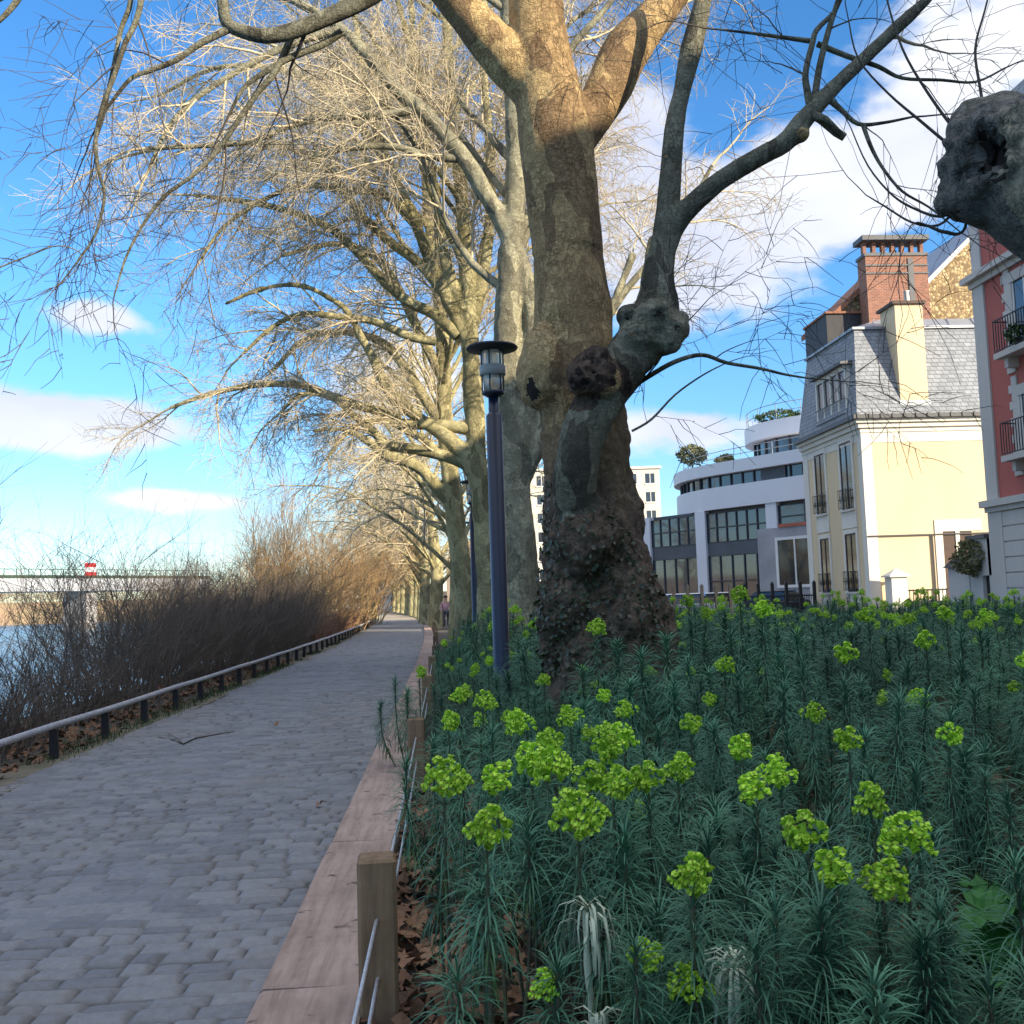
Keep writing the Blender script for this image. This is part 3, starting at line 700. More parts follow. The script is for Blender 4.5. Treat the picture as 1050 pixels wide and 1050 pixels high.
# ivy scraps on the burred foot
nv = len(tme.vertices); v = np.empty(nv*3, np.float32); tme.vertices.foreach_get('co', v); v = v.reshape(-1, 3); nn = np.empty(nv*3, np.float32); tme.vertices.foreach_get('normal', nn); nn = nn.reshape(-1, 3)
dm = fbm(v, 1.6, 70, 3); sel = np.where((v[:, 2] < 2.5) & (dm > -.25 + .5*(v[:, 2]/2.5)**1.5 + .35*v[:, 0]) & (np.abs(v[:, 0]) < 1.1))[0]
va = v[sel]+np.array(BO); sel = sel[(nrg.random(len(sel)) < 1.15-v[sel, 2]/2.6) & ((np.linalg.norm(va[:, None, :]-ARMP[None], axis=2)/ARMR[None]).min(1) > 1.25)]
sel = nrg.choice(sel, min(3200, len(sel)), False); VV, TT = [], []
for i, k in enumerate(sel):
    p = Vector(v[k]) + Vector(nn[k])*nrg.uniform(.0, .05); nrm = (Vector(nn[k]) + Vector(nrg.normal(0, .55, 3)) + Vector((0, 0, .3))).normalized()
    u = nrm.orthogonal().normalized(); u = Quaternion(nrm, nrg.uniform(0, 6.28)) @ u; w = nrm.cross(u); s_ = nrg.uniform(.016, .036)
    b = len(VV); VV += [p-u*s_*.7, p+w*s_*.75, p+u*s_-nrm*s_*.3, p-w*s_*.75]; TT += [(b, b+1, b+2), (b, b+2, b+3)]
M['ivy'] = pmat('ivy', (.028, .052, .02), (.04, .034, .016), 9, .45, 0, spec=.5)
link('ivy', np_mesh('ivy', np.array([tuple(x) for x in VV]), None, TT, False), M['ivy'], big)

# ------------------------------------------------------------------ the row of plane trees behind
def row_tree(X, Y, label, tubes, limbs, auto, seed, voxel=.035, bark_=None, bias=(0, 0, 0), rmul=.9, dens=1.0, lmul=1.0):
    root = empty('plane_tree', (X, Y, 0), 0, label, 'tree', 'plane trees in a row along the path'); O = Vector((X, Y, 0))
    tub = [([p-O for p in pts], rad) for pts, rad in tubes]
    me = fuse(tub, [], voxel, 'trunk', lambda v: .022*fbm(v, 2.2, seed, 3)+.008*fbm(v, 8, seed+9, 2))
    link('trunk', me, bark_ or M['bark_pale'], root)
    gr = Grower(seed, rmul, dens*1.18, bias, lmul=lmul)
    for Yl, pts, w, dn, cle in limbs: gr.limb([p-O for p in px(Yl, *pts)], pr(Yl, *w), dens=dn, clen=cle)
    for p, d, L, r in auto: gr.autolimb(p-O, d, L, r)
    link('limbs', gr.big.mesh('limbs'), bark_ or M['bark_pale'], root)
    link('twigs', gr.tw.mesh('twigs'), M['twig'], root)
    return root
def foot(X, Y, r): return [Vector((X, Y, -.2)), Vector((X, Y, .3))]
ra = random.Random(77)
def autos(pts, n, tmin, L, r, left=.6):
    out = []
    for k in range(n):
        t = tmin+(1-tmin)*(k+ra.random())/n; f = t*(len(pts)-1); i = min(int(f), len(pts)-2); p = pts[i].lerp(pts[i+1], f-i)
        a = ra.uniform(PI*.62, PI*1.38) if ra.random() < left else ra.uniform(0, 2*PI)
        out.append((p, Vector((math.cos(a), math.sin(a), ra.uniform(.45, 1.1))), ra.uniform(*L)*(1.1-.4*t), ra.uniform(*r)))
    return out
# second tree: pale grey trunk just right of the lamp
Y2 = 18.0; x2 = P(538, 640, Y2).x
t2 = foot(x2, Y2, .4) + px(Y2, (537, 640), (533, 580), (529, 520), (524, 460), (520, 400), (520, 330), (524, 260), (529, 190), (528, 110), (522, 20), (515, -90), (510, -230))
t2r = [.44, .40] + pr(Y2, 22, 19, 17.5, 16.5, 15.5, 14.5, 13, 11.5, 10, 9, 8, 6)
l2 = px(Y2, (528, 470), (540, 410), (547, 335), (536, 280), (517, 232), (495, 195), (477, 163), (450, 132), (430, 112), (400, 85), (375, 55), (350, 30), (310, 5), (250, -20))
l2r = pr(Y2, 16, 13, 10.5, 10, 10, 9.5, 9, 8.5, 8, 7, 6, 5.4, 4.6, 3)
l2b = px(Y2, (528, 500), (552, 450), (570, 410), (590, 380), (620, 330), (650, 260)); l2br = pr(Y2, 14, 11, 9, 8, 6, 4)
row_tree(x2, Y2, 'plane tree with smooth grey trunk directly behind the nearest lamp post', [(t2, t2r), (l2, l2r), (l2b, l2br)],
    [(Y2, [(477, 163), (440, 160), (400, 150), (360, 152), (320, 160)], [5, 4.4, 4, 3, 2], 1, .8), (Y2, [(430, 112), (390, 118), (340, 120), (300, 128), (250, 146), (150, 152)], [5, 4.4, 4, 3.4, 3, 2], 1, .8),
     (Y2, [(600, 365), (640, 300), (690, 240), (730, 170)], [5, 4, 3, 2], 1, .8), (Y2, [(350, 30), (300, 45), (240, 75), (180, 120), (150, 180)], [5, 4, 3.2, 2.4, 1.6], 1, .8)],
    autos(t2[5:], 11, .25, (4.5, 7), (.07, .11), .4), 201, bark_=M['bark_grey'], bias=(0, 0, 0), dens=1.2)
# third tree
Y3 = 23.0; x3 = P(500, 640, Y3).x
t3 = foot(x3, Y3, .3) + px(Y3, (501, 630), (498, 570), (493, 510), (488, 450), (485, 400), (482, 350), (480, 290), (476, 230), (470, 160), (462, 80), (455, -20), (450, -140))
t3r = [.36, .31] + pr(Y3, 11.5, 10.5, 10, 10, 10, 10, 8.5, 7.5, 7, 6, 5, 3.5)
def L3(*p): return px(Y3, *p)
tb3 = [(t3, t3r),
  (L3((492, 500), (480, 472), (467, 457), (450, 442), (430, 430), (412, 414), (402, 405), (390, 384), (381, 364), (369, 343), (358, 322), (345, 310), (310, 293), (270, 296), (230, 312)), pr(Y3, 10, 9.5, 9, 8, 7, 6.5, 6, 5.5, 5, 4.5, 4, 3.5, 3, 2.4, 1.8)),
  (L3((484, 360), (470, 330), (455, 300), (440, 268), (425, 225), (405, 180), (385, 130), (372, 80), (366, 30), (350, -40)), pr(Y3, 8, 7, 6.5, 6, 5.5, 5, 4.6, 4, 3.4, 2.5)),
  (L3((482, 345), (492, 300), (500, 250), (503, 190), (500, 120), (495, 50), (500, -40)), pr(Y3, 8, 7, 6, 5.4, 4.8, 4, 3)),
  (L3((481, 335), (462, 285), (452, 240), (446, 190), (430, 130), (425, 70), (405, -10)), pr(Y3, 7, 6, 5.4, 4.8, 4.2, 3.5, 2.6))]
row_tree(x3, Y3, 'plane tree with slim leaning trunk and lit fork, directly left of the nearest lamp post', tb3,
  [(Y3, [(480, 440), (464, 437), (440, 435), (412, 434), (405, 427), (385, 420), (360, 414), (330, 402), (300, 394), (260, 395), (215, 404), (175, 418)], [7, 6.5, 6, 5.6, 5.2, 5, 4.6, 4.2, 3.8, 3.2, 2.6, 1.8], 1, .8),
   (Y3, [(486, 480), (465, 470), (443, 464), (420, 460), (395, 456), (388, 448), (375, 435), (360, 424), (340, 408), (310, 404), (290, 420)], [7, 6.5, 6, 5.6, 5, 4.6, 4.2, 3.6, 3, 2.4, 1.6], 1, .75),
   (Y3, [(470, 345), (445, 322), (420, 310), (395, 290), (370, 262), (340, 235), (300, 218), (260, 208), (200, 200)], [6.5, 6, 5.6, 5.2, 4.8, 4.2, 3.6, 3, 2], 1, .85),
   (Y3, [(455, 300), (430, 270), (400, 248), (370, 220), (350, 190), (330, 168), (290, 150), (240, 148), (170, 152), (130, 160)], [6, 5.5, 5, 4.6, 4.2, 3.8, 3.2, 2.6, 2, 1.4], 1, .85),
   (Y3, [(447, 350), (420, 345), (385, 330), (350, 325), (310, 322), (280, 335), (250, 362)], [5, 4.6, 4, 3.6, 3, 2.4, 1.6], 1, .8),
   (Y3, [(425, 225), (395, 200), (360, 195), (320, 190), (280, 200), (230, 232), (205, 268)], [5, 4.4, 3.8, 3.2, 2.6, 2, 1.4], 1, .85),
   (Y3, [(405, 180), (370, 130), (330, 90), (280, 70), (220, 70), (170, 95)], [5, 4.4, 3.8, 3, 2.4, 1.6], 1, .9)],
  autos(t3[6:], 9, .2, (4.5, 7), (.06, .09), .5), 301, dens=1.3)
# fourth tree: orange-lit leaning trunk left of the second lamp
Y4 = 28.0; x4 = P(478, 640, Y4).x
t4 = foot(x4, Y4, .35) + px(Y4, (478, 625), (474, 585), (469, 545), (464, 505), (459, 465), (456, 425), (455, 370), (450, 300), (440, 230), (436, 150), (425, 60), (420, -40))
t4r = [.42, .38] + pr(Y4, 11.5, 10.5, 10, 9.5, 9, 8.5, 7.5, 7, 6, 5, 4, 3)
row_tree(x4, Y4, 'plane tree with rust-brown leaning trunk, left of the second lamp post', [(t4, t4r), (px(Y4, (460, 512), (448, 500), (437, 486), (424, 476), (408, 471), (395, 466), (375, 450), (350, 440), (320, 442)), pr(Y4, 7, 7, 6.5, 6, 5.5, 5, 4, 3, 2))],
  [(Y4, [(456, 440), (430, 400), (410, 370), (390, 350), (350, 340), (310, 350), (280, 380)], [6, 5.5, 5, 4.4, 3.8, 3, 2], 1.0, .8), (Y4, [(455, 390), (430, 340), (405, 290), (380, 260), (340, 250), (290, 262)], [6, 5, 4.6, 4, 3, 2], 1, .8), (Y4, [(462, 480), (440, 455), (415, 440), (390, 430), (360, 440), (335, 470)], [5, 4.6, 4, 3.4, 2.6, 1.6], 1, .7)],
  autos(t4[6:], 12, .1, (5, 8), (.07, .1), .6), 401, rmul=1.0, dens=1.25)
# far trees: two grown, then copied down the row
def far_tree(seed, X, Y, label):
    O = Vector((X, Y, 0)); rg = random.Random(seed)
    pts = [Vector((X, Y, -.2)), Vector((X, Y, .4)), Vector((X+.05, Y, 2)), Vector((X+.1, Y, 3.6)), Vector((X-.1, Y, 5.2)), Vector((X-.3, Y+.2, 7.5)), Vector((X-.5, Y, 10)), Vector((X-.6, Y, 13))]
    au = []
    for k in range(19):
        t = .30+.7*k/19; f = t*(len(pts)-1); i = min(int(f), len(pts)-2); p = pts[i].lerp(pts[i+1], f-i); a = PI + rg.uniform(-1.35, 1.35) if k % 4 else rg.uniform(-1, 1)
        au.append((p, Vector((math.cos(a), math.sin(a), rg.uniform(.5, 1.0))), rg.uniform(6, 9)*(1.12-.5*t), rg.uniform(.09, .14)))
    return row_tree(X, Y, label, [(pts, [.5, .42, .36, .38, .30, .22, .15, .08])], [], au, seed, .06, M['bark_pale'], (-.3, 0, 0), 1.7, .62)
fa = far_tree(501, -.55, 58, 'first pale plane tree beyond the walkers, half its trunk in shade')
fb = far_tree(601, -1.5, 72, 'second pale plane tree beyond the walkers in the far row')
fm = copy_tree(fa); fm.location = (.5, 43, 0); fm.rotation_euler[2] = .5; fm['label'] = 'plane tree mostly hidden behind the rust-brown leaning trunk, its crown spreading over the path'
far_labels = ['slim third plane tree of the far row past the walkers', 'plane tree deep in the far row, thin pale trunk'] + ['pale plane tree at the far end of the row, its trunk merging with its neighbours']*5
for i, (X, Y) in enumerate([(-2.1, 87), (-2.8, 101), (-3.7, 114), (-4.7, 128), (-5.9, 142), (-7.2, 156), (-8.6, 172)]):
    c = copy_tree(fa if i % 2 else fb); c.location = (X, Y, 0); c.rotation_euler[2] = ra.uniform(-.6, .6); s_ = ra.uniform(.9, 1.1); c.scale = (s_, s_, s_)
    c['label'] = far_labels[i]
for i, (X, Y) in enumerate([(-7.0, 100), (-9.5, 125), (-12, 150)]):
    c = copy_tree(fb if i % 2 else fa); c.location = (X, Y, 0); c.rotation_euler[2] = PI + ra.uniform(-.5, .5)
    c['label'] = ['plane tree on the river side of the far path, trunk beside the pale house', 'second plane tree on the river side of the far path', 'farthest plane tree on the river side of the path'][i]

# ------------------------------------------------------------------ the pollarded limb that reaches in at the top right
st = empty('pollarded_plane', (3.7, 3.9, 0), 0, 'stout grey pollarded limb with a knobbed black-holed end, reaching in at the top right', 'tree'); SO = Vector((3.7, 3.9, 0))
lp = [Vector((3.75, 3.8, -.2)), Vector((3.75, 3.8, 1.4)), Vector((3.65, 3.85, 2.4))] + [P(1210, 215, 4.0), P(1120, 190, 4.15), P(1060, 172, 4.3), P(1020, 163, 4.4), P(998, 165, 4.48)]
lr = [.44, .42, .42, .42, .40, .345, .28, .21]
bl = [(P(1002, 130, 4.4), .13, .13), (P(988, 185, 4.35), .10, .15), (P(1010, 200, 4.35), .16, .15), (P(980, 205, 4.4), .07, .07), (P(1008, 122, 4.35), .09, .06), (P(1030, 120, 4.4), .15, .12)]
lc = np.array(P(985, 165, 4.3))
lme = fuse([(lp, lr)], bl, .018, 'limb', lambda v: .022*fbm(v, 2.6, 80, 2)+.003*fbm(v, 16, 84, 2) + np.exp(-((v-lc)**2).sum(1)/.07)*(.05*fbm(v, 9, 81, 3)+.055*np.abs(vnoise(v*np.array([.5, 1, 1]), 19, 85))))
lme.transform(Matrix.Translation(-SO)); link('limb', lme, M['bark_stub'], st)
lme.materials.append(M['hole'])
dent(lme, SO, 1007, 150, .10, .10, 1, 1.25); dent(lme, SO, 1022, 168, .05, .03, 1); dent(lme, SO, 973, 224, .05, .008, 1, .5)
gs = Grower(91, .36, .55)
def spr(pts, w, dn=.8, cle=.35): gs.limb([p-SO for p in px(4.4, *pts)], pr(4.4, *w), n=6, dens=dn, clen=cle)
spr([(1000, 150), (985, 140), (958, 105), (930, 60), (915, 20), (905, -20)], [2, 1.8, 1.6, 1.3, 1.1, .8])
spr([(990, 160), (975, 150), (945, 125), (910, 95), (880, 60), (870, 20)], [2, 1.8, 1.6, 1.2, 1, .7])
spr([(985, 212), (965, 222), (940, 215), (915, 200), (890, 170), (872, 130)], [2, 1.7, 1.4, 1.1, .9, .6])
spr([(980, 215), (962, 231), (935, 228), (908, 212), (888, 200)], [1.8, 1.5, 1.2, 1, .6])
spr([(1010, 120), (1005, 90), (1000, 50), (1010, 10), (1020, -30)], [1.8, 1.6, 1.4, 1.1, .8])
spr([(992, 205), (990, 232), (982, 240), (970, 238)], [1.4, 1.6, 1.8, 2.2], .2, .1)
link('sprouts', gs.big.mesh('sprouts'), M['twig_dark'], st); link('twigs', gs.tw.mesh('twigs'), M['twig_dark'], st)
# ------------------------------------------------------------------ buildings
def PX(px_, py_, X):
    d = ray(px_, py_); return CAM + d*(X/d.x)
def render_wall(name, c, c2=None, sc=.8): return pmat(name, c, c2 or tuple(x*.86 for x in c), sc, .9, .25, 45, .006, stretch=(1, 1, .3))
M['cream'] = render_wall('cream_render', (.72, .575, .375), (.64, .51, .33))
M['trim'] = render_wall('white_trim', (.74, .70, .62))
M['zinc'] = pmat('zinc', (.34, .35, .37), (.27, .28, .3), 2, .45, .1, 20, metal=.4)
M['gutter'] = pmat('gutter', (.11, .11, .115), None, 4, .5, .1)
M['iron'] = pmat('iron', (.02, .02, .024), None, 4, .5, 0)
M['pink'] = render_wall('pink_render', (.44, .135, .115), (.40, .12, .10))
M['stucco'] = render_wall('pale_stucco', (.56, .53, .50))
M['slate_dark'] = pmat('slate_dark', (.045, .042, .045), None, 5, .6, .3, 12)
M['tile'] = pmat('roof_tile', (.34, .16, .09), (.2, .09, .06), 6, .85, .5, 9, .04)
M['pane'] = pmat('pane', (.035, .037, .045), (.02, .02, .026), 2, .08, 0, spec=.8)
M['wood_dark'] = pmat('wood_dark', (.09, .055, .04), None, 4, .6, .2)
def bricks(name, c1, c2, mort, scale, bw, bh, msz=.02, dist=.01, stren=.6, mixc=None, axes='xz'):
    m, nt, bs = newmat(name); bs.inputs['Roughness'].default_value = .85
    t = nt.nodes.new('ShaderNodeTexCoord').outputs['Object']; sx = nt.nodes.new('ShaderNodeSeparateXYZ'); nt.links.new(t, sx.inputs[0])
    ad = nt.nodes.new('ShaderNodeMath'); ad.operation = 'ADD'; nt.links.new(sx.outputs[0], ad.inputs[0]); nt.links.new(sx.outputs[1], ad.inputs[1])
    cb = nt.nodes.new('ShaderNodeCombineXYZ'); nt.links.new(ad.outputs[0], cb.inputs[0]); nt.links.new(sx.outputs[2], cb.inputs[1])
    b = nt.nodes.new('ShaderNodeTexBrick'); b.inputs['Scale'].default_value = scale; b.inputs['Brick Width'].default_value = bw; b.inputs['Row Height'].default_value = bh
    b.inputs['Mortar Size'].default_value = msz; b.inputs['Bias'].default_value = 0; b.inputs['Mortar Smooth'].default_value = .2
    b.inputs['Color1'].default_value = (*c1, 1); b.inputs['Color2'].default_value = (*c2, 1); b.inputs['Mortar'].default_value = (*mort, 1); nt.links.new(cb.outputs[0], b.inputs['Vector'])
    c = mix(nt, .6, b.outputs['Color'], ramp(nt, noise(nt, t, 3, 6, .7), [(.3, (.7, .7, .7)), (.7, (1.2, 1.2, 1.2))]), 'MULTIPLY')
    nt.links.new(c, bs.inputs['Base Color'])
    iv = nt.nodes.new('ShaderNodeMath'); iv.operation = 'SUBTRACT'; iv.inputs[0].default_value = 1; nt.links.new(b.outputs['Fac'], iv.inputs[1])
    bump(nt, bs, iv.outputs[0], stren, dist); return m
M['slate'] = bricks('slate', (.30, .32, .35), (.22, .235, .26), (.12, .125, .135), 1, .28, .17, .012, .02, .8)
M['brick'] = bricks('brick', (.34, .125, .07), (.22, .075, .045), (.30, .21, .16), 1, .23, .075, .014)
def rubble(name):
    m, nt, bs = newmat(name); bs.inputs['Roughness'].default_value = .9; t = coords(nt)
    v = nt.nodes.new('ShaderNodeTexVoronoi'); v.inputs['Scale'].default_value = 6.5; nt.links.new(t, v.inputs['Vector'])
    e = nt.nodes.new('ShaderNodeTexVoronoi'); e.feature = 'DISTANCE_TO_EDGE'; e.inputs['Scale'].default_value = 6.5; nt.links.new(t, e.inputs['Vector'])
    sp = nt.nodes.new('ShaderNodeSeparateColor'); nt.links.new(v.outputs['Color'], sp.inputs[0])
    c = ramp(nt, sp.outputs[0], [(.1, (.20, .13, .06)), (.5, (.42, .30, .14)), (.9, (.58, .45, .25))])
    c = mix(nt, ramp(nt, e.outputs['Distance'], [(.03, (1, 1, 1)), (.16, (0, 0, 0))]), c, (.2, .14, .08))
    nt.links.new(c, bs.inputs['Base Color']); bump(nt, bs, e.outputs['Distance'], .8, .05); return m
M['rubble'] = rubble('rubble')

# ---- the cream house with the slate mansard
HY = 38.0
HX = P(893, 607, HY).x; HY1 = PX(829, 560, HX).y; HX1 = HX+10
zc = P(889, 429, HY).z
house = empty('mansard_house', (HX, HY, 0), 0, 'cream house with white trim, slate mansard roof and sunlit blank side wall', 'house')
HO = Vector((HX, HY, 0))
def L(mb, name, mat, parent=house, o=None, **k):
    o = HO if o is None else o; mb.v = [(v[0]-o.x, v[1]-o.y, v[2]-o.z) for v in mb.v]; return mb.build(name, mat, parent, **k)
wall = L(MB().box(HX, HX1, HY, HY1, -.2, zc-.5), 'wall', M['cream'])
mb = MB(); q = .38                                              # corner strips, base, frieze
mb.box(HX-.03, HX+q, HY-.03, HY+q, 0, zc-.55)
mb.box(HX-.03, HX+.3, HY1-.55, HY1+.03, 0, zc-.55); mb.box(HX+q+.001, HX1, HY-.022, HY+.1, zc-.95, zc-.555); mb.box(HX-.022, HX+.1, HY+q+.001, HY1-.551, zc-.85, zc-.555); mb.box(HX-.045, HX+.1, HY+q+.002, HY1-.56, 0, .55)
L(mb, 'corner_strip', M['trim'])
mb = MB()
for i, (o_, a, b) in enumerate([(.06, zc-.55, zc-.38), (.16, zc-.378, zc-.2), (.27, zc-.198, zc-.06)]): mb.box(HX-o_, HX1, HY-o_, HY1+.05, a, b)
L(mb, 'cornice', M['trim'])
mb = MB().box(HX-.42, HX1, HY-.42, HY1+.05, zc-.058, zc+.10)
for i in range(22): mb.box(HX-.3+i*.46, HX-.24+i*.46, HY-.455, HY-.421, zc-.05, zc+.13)
L(mb, 'gutter', M['gutter'])
def facade_window(pxa, pya, pxb, pyb, base, rails=True):
    a = PX(pxa, pya, HX); b = PX(pxb, pyb, HX); y1, y0 = a.y, b.y; z1, z0 = a.z, b.z; f = .12
    w = MB(); s = HX-.001
    w.box(s-.05, s+.1, y0-.16, y0, base, z1+.17); w.box(s-.05, s+.1, y1, y1+.16, base, z1+.17); w.box(s-.05, s+.1, y0, y1, z1, z1+.17)
    w.box(s-.045, s+.1, y0, y1, base, z0-.08)
    fr = L(w, 'window', M['trim'])
    L(MB().box(s-.008, s+.05, y0, y1, z0, z1), 'pane', M['pane'], fr)
    L(MB().box(s-.14, s+.05, y0-.12, y1+.12, z0-.078, z0-.002), 'sill', M['trim'], fr)
    g = MB(); ym = (y0+y1)/2
    g.box(s-.03, s-.009, ym-.03, ym+.03, z0, z1); g.box(s-.03, s-.009, y0+.001, y0+.05, z0, z1); g.box(s-.03, s-.009, y1-.05, y1-.001, z0, z1); g.box(s-.031, s-.009, y0+.05, y1-.05, z1-.06, z1-.002)
    L(g, 'casement', M['wood_dark'], fr)
    if rails:
        r = MB()
        for z in (z0+.06, z0+.78): r.box(s-.19, s-.165, y0-.06, y1+.06, z, z+.03)
        n = 8
        for k in range(n+1):
            y = y0-.05+(y1-y0+.1)*k/n; r.box(s-.185, s-.17, y-.009, y+.009, z0+.06, z0+.78)
        for k in range(n//2):
            y = y0+(y1-y0)*(k+.5)/(n/2); r.tube([(s-.178, y+.07*math.cos(t), z0+.42+.14*math.sin(t)) for t in [2*PI*j/8 for j in range(9)]], .009, 4)
        r.box(s-.17, s-.04, y0-.06, y0-.03, z0+.4, z0+.43); r.box(s-.17, s-.04, y1+.03, y1+.06, z0+.4, z0+.43)
        L(r, 'railing', M['iron'], fr)
facade_window(835.5, 468, 849, 526, PX(842, 551, HX).z+.18); facade_window(861, 456, 877, 521, PX(868, 547, HX).z+.18)
facade_window(841.5, 553, 854, 607.5, .56); facade_window(867, 548, 882, 606.5, .56)
# mansard
ix, iy = .38, .95; zt = P(892, 338, HY+iy).z; zb = zc+.101; o_ = .20
mb = MB().hexa([(HX-o_, HY-o_, zb), (HX1, HY-o_, zb), (HX1, HY1, zb), (HX-o_, HY1, zb)], [(HX+ix, HY+iy, zt), (HX1, HY+iy, zt), (HX1, HY1-.1, zt), (HX+ix, HY1-.1, zt)])
L(mb, 'roof', M['slate'])
mb = MB().hexa([(HX+ix-.1, HY+iy-.1, zt+.002), (HX1, HY+iy-.1, zt+.002), (HX1, HY1, zt+.002), (HX+ix-.1, HY1, zt+.002)], [(HX+ix-.1, HY+iy-.1, zt+.1), (HX1, HY+iy-.1, zt+.1), (HX1, HY1, zt+.1), (HX+ix-.1, HY1, zt+.1)])
mb.hexa([(HX+ix, HY+iy, zt+.101), (HX1, HY+iy, zt+.101), (HX1, HY1-.05, zt+.101), (HX+ix, HY1-.05, zt+.101)], [(HX+2.4, HY+3.2, zt+1.0), (HX1, HY+3.2, zt+1.0), (HX1, HY1-3, zt+1.0), (HX+2.4, HY1-3, zt+1.0)])
for i in range(9):
    x = HX+1.2+i*1.05; mb.tube([(x, HY+iy+.05, zt+.13), (x+1.0, HY+3.15, zt+1.02)], .03, 4)
zr = L(mb, 'zinc_top', M['zinc'])
# dormer of four lights on the river side
a = PX(836, 382, HX-.1); b = PX(869, 429, HX-.1); y1, y0, z1, z0 = a.y, b.y, P(850, 385, a.y).z, zb+.12
z1 = PX(852, 382, HX-.1).z
d = MB(); s = HX-.12
d.box(s, s+1.0, y0, y1, z0-.1, z0+.14); d.box(s, s+1.0, y0, y1, z1-.2, z1)
yy = [y0+(y1-y0)*k/4 for k in range(5)]
for k in range(5): d.box(s, s+1.0, yy[k]-.065, yy[k]+.065, z0+.141, z1-.201)
dm_ = L(d, 'dormer', M['trim'])
for k in range(4): L(MB().box(s+.07, s+.3, yy[k]+.066, yy[k+1]-.066, z0+.142, z1-.202), 'pane', M['pane'], dm_)
L(MB().hexa([(s-.22, y0-.2, z1+.002), (s+1.2, y0-.2, z1+.002), (s+1.2, y1+.2, z1+.002), (s-.22, y1+.2, z1+.002)], [(s-.22, y0-.2, z1+.10), (s+1.2, y0-.1, z1+.22), (s+1.2, y1+.1, z1+.22), (s-.22, y1+.2, z1+.10)]), 'dormer_roof', M['gutter'], dm_)
r = MB()
for z in (z0+.16, z0+.75): r.box(s-.1, s-.07, y0, y1, z, z+.03)
L(r, 'railing', M['iron'], dm_)
# cream stack on the sunny slope
a = P(917, 312, HY+.0); b = P(951, 410, HY+.0); cx0, cx1 = P(920, 360, HY).x, P(948.5, 360, HY).x
ch = L(MB().box(cx0, cx1, HY-.02, HY+1.3, zb+.55, P(930, 312, HY).z), 'chimney', M['cream'])
L(MB().box(cx0-.06, cx1+.06, HY-.08, HY+1.2, zb+.12, zb+.548), 'flashing', M['zinc'], ch)
zz = P(930, 312, HY).z
L(MB().box(cx0-.12, cx1+.1, HY-.12, HY+1.4, zz+.001, zz+.12), 'cap', M['wood_dark'], ch)
L(MB().lathe([(.1, 0), (.12, .1), (.1, .5), (.13, .55)], 12, ((cx0+cx1)/2+.2, HY+.5, zz+.121)), 'flue', M['trim'], ch, smooth=True)
# pipe line across the sunny wall, back door
zl = P(925, 549, HY).z
mb = MB(); mb.tube([(HX-.0, HY-.06, zl), (HX1-.5, HY-.06, zl)], .03, 6); xv = P(957, 580, HY).x; mb.tube([(xv, HY-.06, zl), (xv, HY-.06, .3)], .035, 6)
L(mb, 'pipe', M['gutter'])
a = P(966, 545, HY); b = P(996, 582, HY)
dr = L(MB().box(a.x-.3, b.x+.5, HY-.04, HY+.05, a.z+.001, a.z+.45).box(a.x-.3, a.x, HY-.04, HY+.05, 0.01, a.z), 'door_surround', M['trim'])
dd = L(MB().box(a.x+.001, b.x+.1, HY-.015, HY+.05, .02, a.z-.002), 'door', M['wood_dark'], dr)
L(MB().box(a.x+.50, a.x+.66, HY-.05, HY-.016, .02, a.z-.003), 'shutter', M['trim'], dr)

# ---- house behind: tiled roof, rubble gable, great brick stack
SY = HY1+.9
SX = 17.5
sh = empty('stone_house', (HX, SY, 0), 0, 'taller stone house with tiled roof and broad brick chimney behind the cream house', 'house'); SHO = Vector((HX, SY, 0))
def S_(mb, name, mat, parent=sh, **k): return L(mb, name, mat, parent, SHO, **k)
def pp2(*p): return [(P(a, b, SY).x, P(a, b, SY).z) for a, b in p]
e0 = pp2((857, 322), (884, 295), (917, 262)); zt2 = e0[2][1]
xe, ze = e0[0]; xr = e0[2][0]
gb = [(xe, 0), (xr*2-xe+4, 0), (xr*2-xe+4, ze), (xr+1, zt2-.1), (xe, ze)]
S_(MB().prism([(xe+.1, 0), (xr, 0), (xr, zt2-.15), (xe+.1, ze)], 'y', SY, SY+3.6), 'wall', M['rubble'])
dz = .18
S_(MB().prism([(xe-.3, ze-.35), (xr, zt2-.14), (xr, zt2+dz), (xe-.3, ze-.35+dz+.1)], 'y', SY-.25, SY+3.8), 'roof', M['tile'])
for (a, b, c, d_) in ((847, 322, 886, 352),):
    p = P(a, b, SY-.3); q_ = P(c, d_, SY-.3); S_(MB().box(p.x, q_.x, SY-.3, SY+2.5, q_.z-.4, p.z), 'dark_dormer', M['slate_dark']); S_(MB().box(p.x-.06, q_.x+.06, SY-.4, SY+2.6, p.z+.001, p.z+.1), 'dormer_cap', M['tile'])
# chimney
CY = HY1+.2
a = P(883, 266, CY); b = P(951, 345, CY); 
cb = S_(MB().box(a.x, b.x, CY-.45, CY+.45, zt-.5, a.z), 'chimney', M['brick'])
tp = P(883, 250, CY).z; c2 = MB()
for k in range(7):
    x = a.x+.02+(b.x-a.x-.2)*k/6; S_(MB().box(x, x+.16, CY-.2, CY+.05, a.z+.141, tp), 'vent_pier', M['brick'], cb)
S_(MB().box(a.x-.06, b.x+.06, CY-.5, CY+.5, a.z+.001, a.z+.14).box(a.x-.12, b.x+.12, CY-.55, CY+.55, tp+.001, tp+.22), 'capping', M['gutter'], cb)
mb = MB()
for py_ in (276, 284): z = P(915, py_, CY).z; mb.box(a.x-.03, b.x+.03, CY-.49, CY-.452, z, z+.07)
mb.box(a.x+1.95, a.x+2.2, CY-.5, CY-.451, P(935, 315, CY).z, P(935, 268, CY).z)
S_(mb, 'strap', M['gutter'], cb)
